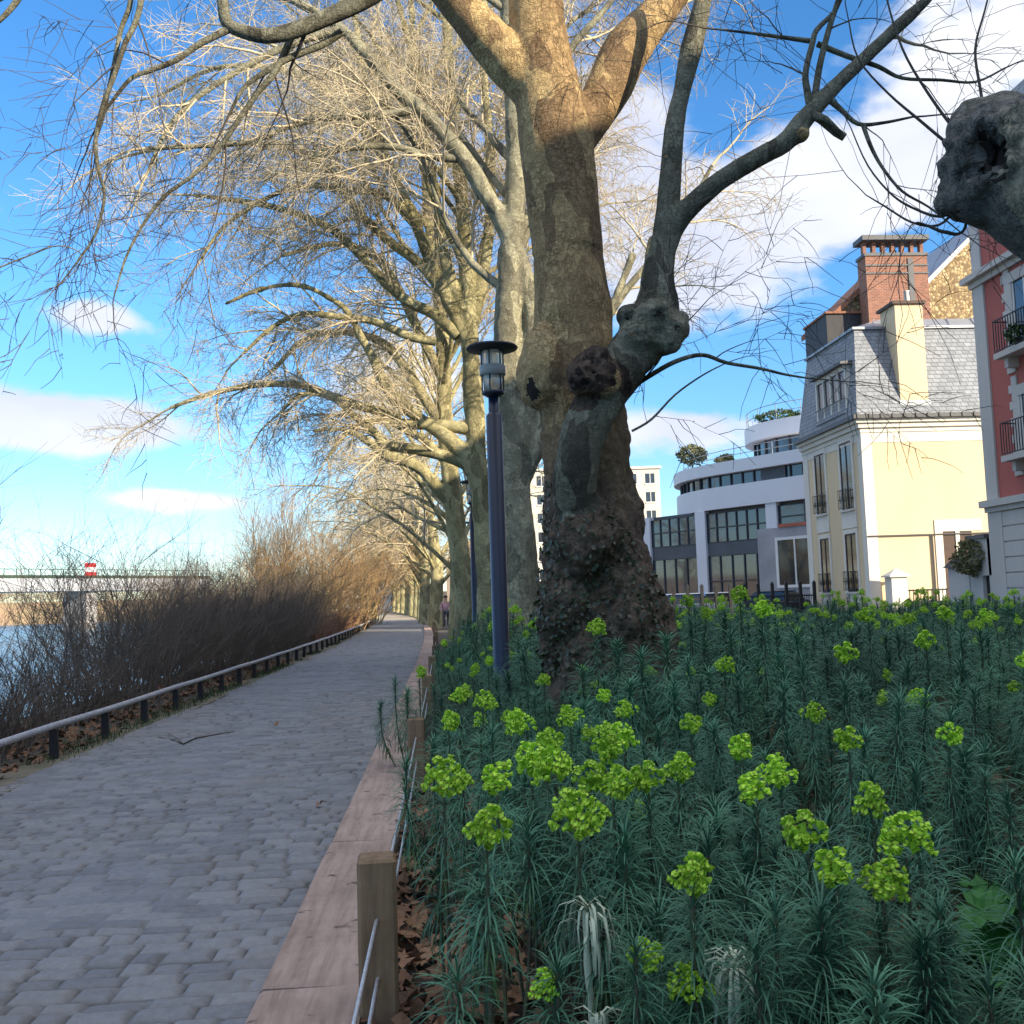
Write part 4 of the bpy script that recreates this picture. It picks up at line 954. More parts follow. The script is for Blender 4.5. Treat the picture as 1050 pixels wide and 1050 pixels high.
S_(MB().tube([(b.x-.1, CY-.3, tp), (b.x-.1, CY-.3, tp+2.2)], .02, 5), 'aerial', M['iron'], cb)
# rubble gable further right
GY = SY+.6
g_ = empty('gable_house', (P(960, 400, GY).x, GY, 0), 0, 'house with ochre rubble gable and pale coping between the brick chimney and the pink house', 'house'); GO = g_.location.copy()
def gp(*p): return [(P(a, b, GY).x, P(a, b, GY).z) for a, b in p]
ga = gp((953, 288), (997, 244), (1030, 211)); x0, z0_ = ga[0]; x2_, z2_ = ga[2]
L(MB().prism([(x0-1.2, 0), (x2_*2-x0, 0), (x2_*2-x0, z0_), (x2_, z2_), (x0, z0_), (x0-1.2, z0_-1.2)], 'y', GY, GY+8), 'gable_wall', M['rubble'], g_, GO)
L(MB().prism([(x0-1.3, z0_-1.29), (x2_, z2_+.01), (x2_, z2_+.26), (x0-1.3, z0_-1.03)], 'y', GY-.1, GY+8.1), 'coping', M['zinc'], g_, GO)

# ---- pink house at the right edge of the photo
PY1 = PX(1013, 512, HX).y; PY0 = 16.0
ph = empty('pink_house', (HX, PY1, 0), 0, 'brick-pink house with white stepped quoins, pale ground floor and balcony at the right edge', 'house'); PO = Vector((HX, PY1, 0))
def K(mb, name, mat, parent=ph, **k): return L(mb, name, mat, parent, PO, **k)
zb1 = PX(1018, 513, HX).z; zc1 = PX(1004, 283, HX).z; PD = 5.4; ztop = zc1+2.7
K(MB().box(HX+.02, HX+PD, PY0, PY1-.02, -.2, zb1-.35), 'ground_floor', M['stucco'])
mb = MB(); nz_ = 8; hz = (zb1-.36)/nz_
for i in range(nz_): mb.box(HX-.03, HX+.1, PY0, PY1-.75, i*hz+.02, (i+1)*hz-.02)
mb.box(HX-.05, HX+.12, PY1-.749, PY1, 0, zb1-.36)
K(mb, 'rusticated_course', M['stucco'])
K(MB().box(HX-.1, HX+PD, PY0, PY1+.06, zb1-.349, zb1-.2).box(HX-.22, HX+PD, PY0, PY1+.15, zb1-.199, zb1), 'belt_course', M['stucco'])
K(MB().box(HX+.02, HX+PD-.02, PY0, PY1-.02, zb1+.001, zc1-.3), 'wall', M['pink'])
mb = MB().box(HX-.04, HX+.25, PY1-.62, PY1, zb1+.002, zc1-.301)
mb.box(HX+.251, HX+PD, PY1-.06, PY1+.001, zb1+.002, zc1-.301)
K(mb, 'corner_strip', M['stucco'])
K(MB().box(HX-.1, HX+PD, PY0, PY1+.08, zc1-.299, zc1-.12).box(HX-.28, HX+PD, PY0, PY1+.22, zc1-.119, zc1+.06), 'cornice', M['stucco'])
K(MB().box(HX+.03, HX+PD-.03, PY0, PY1-.1, zc1+.061, ztop), 'attic_wall', M['pink'])
K(MB().box(HX-.02, HX+.3, PY1-.55, PY1-.05, zc1+.062, ztop), 'corner_strip', M['stucco'])
K(MB().box(HX-.2, HX+PD, PY0, PY1+.1, ztop+.001, ztop+.2).hexa([(HX-.1, PY0, ztop+.201), (HX+PD, PY0, ztop+.201), (HX+PD, PY1, ztop+.201), (HX-.1, PY1, ztop+.201)], [(HX+.9, PY0, ztop+2.6), (HX+PD-.9, PY0, ztop+2.6), (HX+PD-.9, PY1-.9, ztop+2.6), (HX+.9, PY1-.9, ztop+2.6)]), 'roof', M['slate'])
wz = [(PX(1040, 352, HX).z-.2, PX(1040, 283, HX).z-.15), (PX(1040, 352, HX).z-3.1, PX(1040, 283, HX).z-3.35)]
wy0 = PX(1040, 320, HX).y
for iz, (z0, z1) in enumerate(wz):
    for k in range(4):
        y1 = wy0-k*2.9; y0 = y1-1.15
        mb = MB(); 
        nq = 12; hh = (z1-z0+1.2)/nq
        for j in range(nq):
            e = .26 if j % 2 else .40
            mb.box(HX-.035, HX+.1, y1+.12, y1+.12+e, z0-.6+j*hh, z0-.6+(j+1)*hh-.004); mb.box(HX-.035, HX+.1, y0-.12-e, y0-.12, z0-.6+j*hh, z0-.6+(j+1)*hh-.004)
        mb.box(HX-.05, HX+.1, y0-.119, y0, z0, z1); mb.box(HX-.05, HX+.1, y1, y1+.119, z0, z1); mb.box(HX-.06, HX+.1, y0-.119, y1+.119, z1+.001, z1+.3)
        w = K(mb, 'window', M['stucco']); K(MB().box(HX+.005, HX+.05, y0, y1, z0, z1), 'pane', M['pane'], w)
        ym = (y0+y1)/2; K(MB().box(HX-.02, HX+.004, ym-.03, ym+.03, z0, z1).box(HX-.02, HX+.004, y0+.001, y0+.06, z0, z1).box(HX-.02, HX+.004, y1-.06, y1-.001, z0, z1), 'casement', M['white_paint'], w)
        K(MB().box(HX-.5, HX+.02, y0-.35, y1+.35, z0-.22, z0-.06).box(HX-.3, HX+.02, y1-.02, y1+.16, z0-.5, z0-.221), 'balcony_slab', M['stucco'], w)
        r = MB()
        for z in (z0-.02, z0+.85): r.box(HX-.48, HX-.45, y0-.33, y1+.33, z, z+.03)
        for j in range(15): y = y0-.33+(y1-y0+.66)*j/14; r.box(HX-.475, HX-.455, y-.01, y+.01, z0-.02, z0+.85)
        for y in (y0-.33, y1+.33): r.box(HX-.47, HX-.04, y-.012, y+.012, z0+.85, z0+.879)
        K(r, 'railing', M['iron'], w)
# hedge-like window box plant on the first balcony
def leaf_ball(name, c, rx, rz, n, size, mat, parent=None, seed=1):
    rg = np.random.default_rng(seed); VV, QQ = [], []
    d = rg.normal(0, 1, (n, 3)); d /= np.linalg.norm(d, axis=1)[:, None]; rad = rg.uniform(.45, 1, n)**.5
    rad *= 1+.3*vnoise(d*1.0, 2.3, seed)
    Pn = np.array(c)+d*rad[:, None]*np.array([rx, rx, rz])
    u = rg.normal(0, 1, (n, 3)); u /= np.linalg.norm(u, axis=1)[:, None]; w = np.cross(u, rg.normal(0, 1, (n, 3))); w /= np.linalg.norm(w, axis=1)[:, None]+1e-9
    s_ = size*rg.uniform(.6, 1.3, n)[:, None]
    V = np.stack([Pn-u*s_, Pn+w*s_*.5, Pn+u*s_, Pn-w*s_*.5], 1).reshape(-1, 3)
    return link(name, np_mesh(name, V, np.arange(4*n).reshape(n, 4), smooth=False), mat, parent)
M['leaf'] = pmat('leaf', (.06, .10, .03), (.03, .055, .018), 3, .6, 0)
M['leaf_olive'] = pmat('leaf_olive', (.20, .19, .09), (.12, .12, .05), 2, .7, 0)
bp = PX(1041, 350, HX-.3)
tag(leaf_ball('balcony_plant', (bp.x, bp.y-.3, wz[0][0]+.22), .42, .28, 500, .07, M['leaf'], None, 3), 'dark green plant on the pink house balcony', 'plant')

# ---- tall houses further along the quay, beside the pink one (they shade the bed and the path)
tn = empty('tenement', (HX, 15.9, 0), 0, 'tall pale tenement beyond the right edge, next to the pink house', 'house'); TO = tn.location.copy()
def T_(mb, name, mat, parent=tn): return L(mb, name, mat, parent, TO)
T_(MB().box(HX+.05, HX+9, -4, 15.9, -.2, 13.0), 'wall', M['stucco']); T_(MB().box(HX-.25, HX+9, -4.0, 15.9, 13.0, 13.3), 'cornice', M['trim'])
T_(MB().box(HX+.05, HX+9, -48, -4.05, -.2, 13.3), 'wall', M['stucco']); T_(MB().box(HX-.25, HX+9, -48, -4.05, 13.3, 13.6), 'cornice', M['trim'])
wm = None
for iz in range(4):
    for k in range(6):
        y = 14-k*3.0; z = 1.2+iz*3.05
        if wm is None: wm = T_(MB().box(HX-.01, HX+.1, y-.6, y+.6, z, z+1.9), 'window', M['pane']); base_w = (y, z)
        else: c = wm.copy(); COL.objects.link(c); c.parent = tn; c.location = (0, y-base_w[0], z-base_w[1])

# ---- garden wall, gate and pier between the houses
gw = empty('garden_wall', (HX, PY1+.3, 0), 0, 'pale garden wall with mossy patch and dark door between pink and cream houses', 'wall'); WO = gw.location.copy()
def W_(mb, name, mat, parent=gw, **k): return L(mb, name, mat, parent, WO, **k)
yA = PX(974, 600, HX).y; zA = PX(990, 554, HX).z
ds, de = PX(1019, 600, HX).y, PX(1008, 600, HX).y
zd = PX(1012, 590, HX).z
W_(MB().box(HX, HX+.3, PY1+.23, ds, 0, zA).box(HX, HX+.3, de, yA-1.3, 0, zA).box(HX, HX+.3, ds, de, zd, zA), 'wall', M['stucco'])
W_(MB().box(HX-.08, HX+.38, PY1+.23, yA-1.3, zA+.001, zA+.12), 'coping', M['gutter'])
W_(MB().box(HX+.12, HX+.2, ds+.002, de-.002, 0, zd-.002), 'door', M['metal_dark'])
zp = PX(978, 582, HX).z
W_(MB().box(HX-.03, HX+.33, yA-1.299, yA, 0, zp), 'pier', M['stucco'])
W_(MB().hexa([(HX-.15, yA-1.3, zp+.001), (HX+.45, yA-1.3, zp+.001), (HX+.45, yA+.12, zp+.001), (HX-.15, yA+.12, zp+.001)], [(HX+.1, yA-1.0, zp+.34), (HX+.2, yA-1.0, zp+.34), (HX+.2, yA-.2, zp+.34), (HX+.1, yA-.2, zp+.34)]), 'pier_cap', M['slate_dark'])
mo = leaf_ball('creeper', (HX-.08, PX(1000, 575, HX).y, PX(1000, 572, HX).z), .55, .6, 1500, .07, M['leaf_olive'], None, 8)
mo.scale = (1, 1, 1); tag(mo, 'olive green creeper on the pale garden wall above its dark door', 'plant')
gt = empty('gate_pier', (HX-.2, HY-.8, 0), 0, 'white gate pier with pointed cap at the near corner of the cream house', 'pillar'); GTO = gt.location.copy()
a = P(910, 592, HY-.8); b = P(927, 592, HY-.8); cxm, w2 = (a.x+b.x)/2, .3; zq = a.z
L(MB().box(cxm-w2, cxm+w2, HY-1.1, HY-.5, 0, zq), 'shaft', M['trim'], gt, GTO)
L(MB().hexa([(cxm-w2-.1, HY-1.2, zq+.001), (cxm+w2+.1, HY-1.2, zq+.001), (cxm+w2+.1, HY-.4, zq+.001), (cxm-w2-.1, HY-.4, zq+.001)], [(cxm-w2-.1, HY-1.2, zq+.06), (cxm+w2+.1, HY-1.2, zq+.06), (cxm+w2+.1, HY-.4, zq+.06), (cxm-w2-.1, HY-.4, zq+.06)]).hexa([(cxm-w2-.08, HY-1.18, zq+.061), (cxm+w2+.08, HY-1.18, zq+.061), (cxm+w2+.08, HY-.42, zq+.061), (cxm-w2-.08, HY-.42, zq+.061)], [(cxm-.05, HY-.85, zq+.3), (cxm+.05, HY-.85, zq+.3), (cxm+.05, HY-.75, zq+.3), (cxm-.05, HY-.75, zq+.3)]), 'cap', M['trim'], gt, GTO)
mb = MB(); gx0, gx1 = cxm+w2+.05, P(985, 600, HY-.8).x
for k in range(16): x = gx0+(gx1-gx0)*k/15; mb.box(x-.012, x+.012, HY-.82, HY-.79, .1, 1.35)
mb.box(gx0, gx1, HY-.84, HY-.80, .2, .9).box(gx0, gx1, HY-.835, HY-.785, 1.28, 1.34)
o = mb.build('iron_gate', M['iron']); tag(o, 'low black iron gate right of the white gate pier', 'gate')

# ---- white curved office building
A = P(668, 600, 85); A.z = 0
th = math.atan2(-.85, .52)
ob = empty('office_building', A, th, 'white modern building with curved terraces and dark ribbon windows behind the trunk', 'building')
tv = Vector((math.cos(th), math.sin(th), 0)); iv_ = Vector((-tv.y, tv.x, 0))
def hit(px_, py_, dd=0.0):
    d = ray(px_, py_); n = iv_; t = ((A+iv_*dd-CAM).dot(n))/d.dot(n); p = CAM+d*t; return (p-A).dot(tv), p.z
M['panel'] = pmat('panel', (.70, .69, .71), (.66, .65, .67), .4, .6, .05, 10)
M['panel_grey'] = pmat('panel_grey', (.36, .36, .38), None, .6, .7, .1)
M['spandrel'] = pmat('spandrel', (.10, .105, .12), None, .6, .5, 0)
M['frame'] = pmat('frame', (.06, .062, .07), None, 2, .5, 0)
def curve_plan(inset, r=10.5, s1=34, dep=20, left=-2.6):
    i = inset; pts = [(left+i+(r-i)*(1-math.cos(a)), i+(r-i)*(1-math.sin(a))) for a in [PI/2*k/10 for k in range(11)]]
    return pts + [(s1, i), (s1, dep), (left+i, dep)]
def slab(name, mat, inset, z0, z1, parent=ob, **k): return MB().prism(curve_plan(inset, **k), 'z', z0, z1).build(name, mat, parent)
zr = lambda y: hit(672, y)[1]
sA = hit(657, 560)[0]; zB = hit(672, 530)[1]; zB2 = hit(672, 509)[1]; zW = hit(672, 497.5)[1]; zP = hit(672, 486)[1]
# ground block with two tall bays
MB().box(sA, 34, .5, 16, -.2, zB).build('core', M['spandrel'], ob)
bays = [(667, 714), (724, 787)]
sb = [(hit(a, 560)[0], hit(b, 560)[0]) for a, b in bays]; s3 = (hit(797, 540)[0], 33)
for a, b in ((sA, sb[0][0]), (sb[0][1], sb[1][0]), (sb[1][1], s3[0])): MB().box(a, b, -.02, .49, -.1, zB-.001).build('pier', M['panel'], ob)
def glaze(s0, s1, z0, z1, nv, nh=1, dd=.25):
    w = MB().box(s0, s1, dd, dd+.1, z0, z1).build('window', M['glass_blue'], ob)
    f = MB(); 
    for k in range(nv+1): x = s0+(s1-s0)*k/nv; f.box(max(s0, x-.05), min(s1, x+.05), dd-.09, dd-.002, z0, z1)
    for k in range(nh+1): z = z0+(z1-z0)*k/nh; f.box(s0, s1, dd-.08, dd-.003, max(z0, z-.05), min(z1, z+.05))
    f.build('frame', M['frame'], w); return w
z560, z572, z603 = hit(690, 560)[1], hit(690, 573)[1], .4
for i, (a, b) in enumerate(sb):
    glaze(a, b, z560, zB-.25, 5 if i == 0 else 6, 2); MB().box(a, b, .2, .4, z572, z560-.002).build('spandrel', M['spandrel'], ob)
    glaze(a, b, .3, z572-.002, 4 if i == 0 else 5, 1 if i == 0 else 2)
glaze(s3[0], s3[1], hit(810, 541)[1], zB-.25, 8, 2)
# projecting grey box with a big window
g0 = hit(777, 560, -3)[0]; zg = hit(777, 543, -3)[1]
bx = MB().box(g0, 33, -3, .19, -.1, zg).build('porch', M['panel_grey'], ob)
w0 = hit(798, 560, -3)[0]; za, zb_ = hit(800, 554, -3)[1], hit(800, 600, -3)[1]
w = MB().box(w0, w0+5, -3.03, -3.001, zb_, za).build('window', M['glass'], bx)
MB().box(w0-.22, w0, -3.08, -3.002, zb_-.2, za+.2).box(w0, w0+5, -3.08, -3.031, za, za+.2).box(w0, w0+5, -3.1, -3.031, zb_-.2, zb_).box(w0+1.4, w0+1.52, -3.08, -3.031, zb_, za).build('frame', M['white_paint'], w)
o = MB().box(g0+2, 30, -3.1, .1, zg+.002, zg+.22).build('coping', pmat('red_band', (.45, .13, .08), None, 2, .7, 0), bx)
# bands
slab('band', M['panel'], -.12, zB+.002, zB2)
wb = slab('window_band', M['glass_blue'], .35, zB2+.002, zW)
for k in range(20):
    s_ = 8+k*1.15; MB().box(s_-.05, s_+.05, .24, .345, zB2+.003, zW-.001).build('mullion', M['frame'], wb)
for k in range(1, 14):
    a = PI/2*k/14; x, y = 7.9-(10.5-.3)*math.cos(a), 10.5-(10.5-.3)*math.sin(a); MB().box(x-.06, x+.06, y-.06, y+.06, zB2+.003, zW-.001).build('mullion', M['frame'], wb)
for a, b in ((12.2, 14.5), (18, 20.5)): MB().box(a, b, .2, .34, zB2+.004, zW-.002).build('blank_panel', M['spandrel'], wb)
slab('parapet', M['panel'], -.3, zW+.002, zP)
def railing(pts, z0, h, parent, n):
    r = MB(); 
    for zz_ in (z0+h, z0+h*.5): r.tube([(x, y, zz_) for x, y in pts], .03, 5)
    for x, y in pts[::n]: r.tube([(x, y, z0), (x, y, z0+h)], .03, 4)
    return r.build('railing', M['zinc'], parent)
rp = [(.1+10.4*(1-math.cos(a)), .1+10.4*(1-math.sin(a))) for a in [PI/2*k/10 for k in range(11)]]; rp = [(x-2.6*(1-x/10.6), y) for x, y in rp]; rp = [(-2.5, 18), (-2.5, 14)] + rp + [(10.5+k*1.5, .1) for k in range(1, 14)]
railing(rp, zP, .95, ob, 2)
# upper rotunda
s7 = hit(767, 460, 5)[0]; rz_ = lambda y: hit(767, y, 5)[1]
rc = (s7+4.6, 10); pl = lambda r: [(rc[0]+r*math.cos(a), rc[1]+r*math.sin(a)) for a in [2*PI*k/40 for k in range(40)]]
z1_, z2_, z3_ = zP+.02, rz_(457), rz_(441)
MB().prism(pl(6.4), 'z', zP-1, z1_+.25).build('rotunda_base', M['panel'], ob)
wr = MB().prism(pl(6.2), 'z', z1_+.252, z2_).build('rotunda_window', M['glass_blue'], ob)
for k in range(30): a = 2*PI*k/30; MB().box(rc[0]+6.25*math.cos(a)-.06, rc[0]+6.25*math.cos(a)+.06, rc[1]+6.25*math.sin(a)-.06, rc[1]+6.25*math.sin(a)+.06, z1_+.253, z2_-.001).build('mullion', M['frame'], wr)
MB().prism(pl(7), 'z', z2_+.002, z3_).build('rotunda_parapet', M['panel'], ob)
rl_ = pl(6.8); railing(rl_+[rl_[0]], z3_, 1.25, ob, 2)
def terr(px_, py_, r, rz_2, label, dd, seed):
    s_, z = hit(px_, py_, dd); p = A+tv*s_+iv_*dd; p.z = zP
    e = empty('terrace_shrub', p, 0, label, 'shrub'); leaf_ball('foliage', (0, 0, z-zP), r, rz_2, 1100, .14, M['leaf_olive'], e, seed)
    MB().tube([(0, 0, 0), (.05, 0, (z-zP)*.5), (0, 0, z-zP)], .07, 6).build('stem', M['twig_dark'], e)
terr(709, 466, 1.25, .85, 'round olive-green shrub on the white building roof terrace', 2.5, 31); terr(743, 472, .8, .45, 'low dark clipped shrub on the terrace beside the rotunda', 2.5, 32)
p = A + tv*hit(800, 432, 5)[0]+iv_*5; 
e = empty('terrace_shrub', (p.x, p.y, z3_), 0, 'green planting behind the rotunda railing, topmost terrace', 'shrub'); leaf_ball('foliage', (0, 0, .5), 1.9, .55, 900, .16, M['leaf'], e, 33)

# ---- cream apartment block far behind
bY = 165; a = P(526, 484, bY); b = P(676, 484, bY)
ab = empty('apartment_block', ((a.x+b.x)/2, bY, 0), 0, 'cream apartment block with rows of windows seen far behind the big trunk', 'building'); AO = ab.location.copy()
zt_ = a.z
L(MB().box(a.x, b.x, bY, bY+12, -.2, zt_), 'wall', M['cream_pale'] if 'cream_pale' in M else pmat('pale_cream', (.68, .64, .54), None, .5, .9, .05), ab, AO)
L(MB().box(a.x-.3, b.x+.3, bY-.3, bY+12, zt_+.01, zt_+.4), 'cornice', M['trim'], ab, AO)
nx_ = 8; w1 = None
for j in range(6):
    for k in range(nx_):
        x = a.x+1.6+(b.x-a.x-3.2)*k/(nx_-1); z = zt_-2.4-j*3.05
        if w1 is None:
            w1 = L(MB().box(x-.75, x+.75, bY-.06, bY+.05, z, z+1.6), 'window', M['pane'], ab, AO); wx, wz_ = x, z
            L(MB().box(x-.9, x+.9, bY-.12, bY-.061, z-.25, z-.01).box(x-.05, x+.05, bY-.1, bY-.061, z, z+1.6), 'frame', M['white_paint'], w1, AO)
        else:
            c = copy_tree(w1, ab); c.location = (x-wx, 0, z-wz_)
# ---- far houses at the end of the path
def far_house(name, x0, x1, y, z, mat, roofmat, label, ridge=2.5):
    e = empty(name, ((x0+x1)/2, y, 0), 0, label, 'house'); O = e.location.copy()
    L(MB().box(x0, x1, y, y+9, -.2, z), 'wall', mat, e, O); L(MB().prism([(x0-.3, z+.01), (x1+.3, z+.01), ((x0+x1)/2, z+ridge)], 'y', y-.3, y+9.3), 'roof', roofmat, e, O)
    n = max(2, int((x1-x0)/2.6))
    for j in range(max(1, int(z/3))):
        for k in range(n):
            x = x0+(x1-x0)*(k+.5)/n; L(MB().box(x-.45, x+.45, y-.05, y+.05, 1+j*3, 2.5+j*3), 'window', M['pane'], e, O)
    return e
a = P(362, 600, 190); b = P(412, 585, 190); far_house('far_house', a.x-4, b.x, 190, b.z, M['trim'], M['zinc'], 'pale sunlit house at the far end of the path, left of the trunks', 1.5)
a = P(458, 600, 120); b = P(474, 575, 120); far_house('far_house', a.x, b.x+3, 120, b.z, pmat('taupe', (.33, .27, .22), None, .5, .9, .05), M['tile'], 'taupe gabled house behind the two walkers', 2.5)
# ------------------------------------------------------------------ lamp posts
M['lamp_blue'] = pmat('lamp_blue', (.012, .020, .045), (.009, .015, .034), 4, .35, .1, 60, spec=.5)
M['lamp_hood'] = pmat('lamp_hood', (.04, .042, .045), None, 4, .5, .05)
M['lamp_band'] = pmat('lamp_band', (.34, .34, .32), None, 4, .4, 0)
mg, nt_, bs_ = newmat('lamp_glass'); bs_.inputs['Base Color'].default_value = (.75, .72, .62, 1); bs_.inputs['Roughness'].default_value = .25; bs_.inputs['Transmission Weight'].default_value = .6; M['lamp_glass'] = mg
LY = 11.5
def make_lamp():
    t = P(507, 352, LY).z; root = empty('street_lamp', (0, 0, 0)); h0 = t-.62
    MB().lathe([(.11, -.1), (.11, .05), (.095, .08), (.09, h0-.22), (.07, h0-.2), (.058, h0-.18), (.058, h0)], 20).build('pole', M['lamp_blue'], root, True)
    MB().lathe([(.075, h0), (.13, h0+.03), (.13, h0+.06), (.11, h0+.062)], 20).build('collar', M['lamp_blue'], root, True)
    MB().lathe([(.105, h0+.063), (.115, h0+.2), (.12, h0+.5), (.11, h0+.53)], 20).build('lantern', M['lamp_glass'], root, True)
    MB().lathe([(.135, h0+.24), (.15, h0+.25), (.15, h0+.35), (.135, h0+.36)], 20).build('band', M['lamp_band'], root, True)
    c = MB()
    for k in range(6): a = 2*PI*k/6+.2; c.tube([(.125*math.cos(a), .125*math.sin(a), h0+.04), (.13*math.cos(a), .13*math.sin(a), h0+.56)], .009, 5)
    c.build('cage', M['lamp_hood'], root)
    MB().lathe([(.12, h0+.535), (.285, h0+.545), (.30, h0+.56), (.285, h0+.58), (.13, h0+.62), (.02, h0+.64)], 28).build('hood', M['lamp_hood'], root, True)
    return root
lamp = make_lamp(); lx = P(512, 600, LY).x
for i, (yy_, xx_) in enumerate([(LY, lx), (24.8, .72), (38.0, .70)]):
    o = lamp if i == 0 else copy_tree(lamp); o.location = (xx_, yy_, 0)
    tag(o, ['nearest street lamp, dark blue pole and flat disc hood beside the big trunk', 'second street lamp, its dark pole before the rust-brown leaning tree', 'third street lamp, small and pale with its hood lit, just left of the second'][i], 'street lamp', 'street lamps along the path')

# ------------------------------------------------------------------ euphorbia
M['eu_leaf'] = pmat('eu_leaf', (.070, .195, .108), (.040, .120, .066), 3.5, .6, 0, vary=.28, spec=.35)
M['eu_low'] = pmat('eu_low', (.09, .17, .045), (.06, .115, .04), 3, .6, 0, vary=.2)
M['eu_stem'] = pmat('eu_stem', (.10, .13, .06), (.09, .07, .05), 4, .7, 0)
M['eu_head'] = pmat('eu_head', (.43, .68, .045), (.30, .53, .03), 30, .55, 0, vary=.18)
M['eu_eye'] = pmat('eu_eye', (.17, .24, .02), None, 3, .6, 0)
def shoot(rg, base, tip, lean, nl, ll, wl, VV, QQ, MI, headed, s0=.34):
    """one leafy shoot: a bent stem and narrow leaves turning down towards its foot"""
    b, t = np.array(base), np.array(tip); m = (b+t)/2 + np.array([lean[0], lean[1], -.03])
    ax = lambda s: (1-s)**2*b + 2*s*(1-s)*m + s*s*t
    off = sum(len(v) for v in VV); K = 6; ss = np.linspace(0, 1, K); n = 5; ring = []
    for s in ss:
        c = ax(s); r = .0085*(1-.4*s)
        ring += [c+[r*math.cos(2*PI*k/n), r*math.sin(2*PI*k/n), 0] for k in range(n)]
    VV.append(np.array(ring)); q = [(off+i*n+k, off+i*n+(k+1) % n, off+(i+1)*n+(k+1) % n, off+(i+1)*n+k) for i in range(K-1) for k in range(n)]
    QQ.append(np.array(q)); MI.append(np.ones(len(q), int))
    s = s0+(1-s0)*np.linspace(0, 1, nl)**.7 if not headed else s0+(.98-s0)*np.linspace(0, 1, nl)**.7
    P0 = np.array([ax(x) for x in s]); az = np.arange(nl)*2.39996+rg.uniform(0, 6); u = (s-s.min())/(s.max()-s.min())
    e0 = np.radians(-12+ (78 if not headed else 60)*u**1.6 + rg.normal(0, 17, nl)); Ln = ll*(.62+.5*np.sin(PI*np.clip(u*.8+.15, 0, 1)))*rg.uniform(.8, 1.15, nl)
    bend_ = np.radians(rg.uniform(80, 135, nl)*(1-.45*u))
    rad = np.stack([np.cos(az), np.sin(az), 0*az], 1); up = np.array([0, 0, 1.]); tan = np.stack([-np.sin(az), np.cos(az), 0*az], 1)
    S = 5; pts = [P0]
    for k in range(1, S+1):
        e = e0-bend_*(k-.5)/S; pts.append(pts[-1]+(Ln/S)[:, None]*(np.cos(e)[:, None]*rad+np.sin(e)[:, None]*up))
    ws = np.array([.35, 1, 1, .9, .65, .12])*wl/2
    tw = rg.normal(0, .25, nl)[:, None]
    side = tan + up*tw
    V = np.stack([np.stack([pts[k]-side*ws[k], pts[k]+side*ws[k]], 1) for k in range(S+1)], 1)   # nl, S+1, 2, 3
    off = sum(len(v) for v in VV); VV.append(V.reshape(-1, 3))
    i0 = off+np.arange(nl)[:, None]*(2*(S+1))+np.arange(S)[None, :]*2
    q = np.stack([i0, i0+1, i0+3, i0+2], -1).reshape(-1, 4); QQ.append(q); MI.append(np.repeat(np.where(u < .22, 2, 0), S))
    return t
def head_mesh(seed, R_=.060, H_=.12, N=72):
    rg = np.random.default_rng(seed); V, T, MI = [], [], []
    def cup(c, d, r):
        d = d/np.linalg.norm(d); a = np.cross(d, [.3, .5, .8]); a /= np.linalg.norm(a); b = np.cross(d, a); o = len(V)
        V.append(c-d*r*1.1); 
        for k in range(6): V.append(c+(a*math.cos(k*PI/3)+b*math.sin(k*PI/3))*r+d*r*.55)
        V.append(c+d*r*.15)
        for k in range(6): T.append((o, o+1+(k+1) % 6, o+1+k)); MI.append(0)
        for k in range(6): T.append((o+7, o+1+k, o+1+(k+1) % 6)); MI.append(0 if k % 3 else 1)
    subs = max(4, int(N/11))
    for i in range(subs):                  # a loose column of small umbels, each with its own cluster of cups
        t = (i+.5)/subs; ph = i*2.39996+rg.uniform(-.5, .5); zz = 1-1.5*t; rr_ = math.sqrt(max(.05, 1-zz*zz))*rg.uniform(.6, 1.05) if i else .1
        cc = np.array([R_*.62*rr_*math.cos(ph), R_*.62*rr_*math.sin(ph), H_*.5*zz+H_*.42]); axis = np.array([rr_*math.cos(ph)*.8, rr_*math.sin(ph)*.8, .75]); axis /= np.linalg.norm(axis); rs_ = R_*rg.uniform(.42, .6)
        nc = rg.integers(11, 17)
        for j in range(nc):
            d = rg.normal(0, 1, 3); d /= np.linalg.norm(d); d = d*.9+axis*.8; d /= np.linalg.norm(d)
            cup(cc+d*rs_*rg.uniform(.65, 1.05), d+rg.normal(0, .2, 3), rg.uniform(.0068, .0112))
        for j in range(3): cup(cc*rg.uniform(.6, .95), axis+rg.normal(0, .4, 3), .013)
    me = np_mesh('flower_head', np.array(V), None, T, False, MI); me.materials.append(M['eu_head']); me.materials.append(M['eu_eye']); return me
HEADS = [head_mesh(1, .066, .11, 84), head_mesh(2, .075, .10, 92), head_mesh(3, .052, .15, 84), head_mesh(4, .05, .09, 60), head_mesh(5, .06, .17, 100), head_mesh(6, .07, .075, 70)]
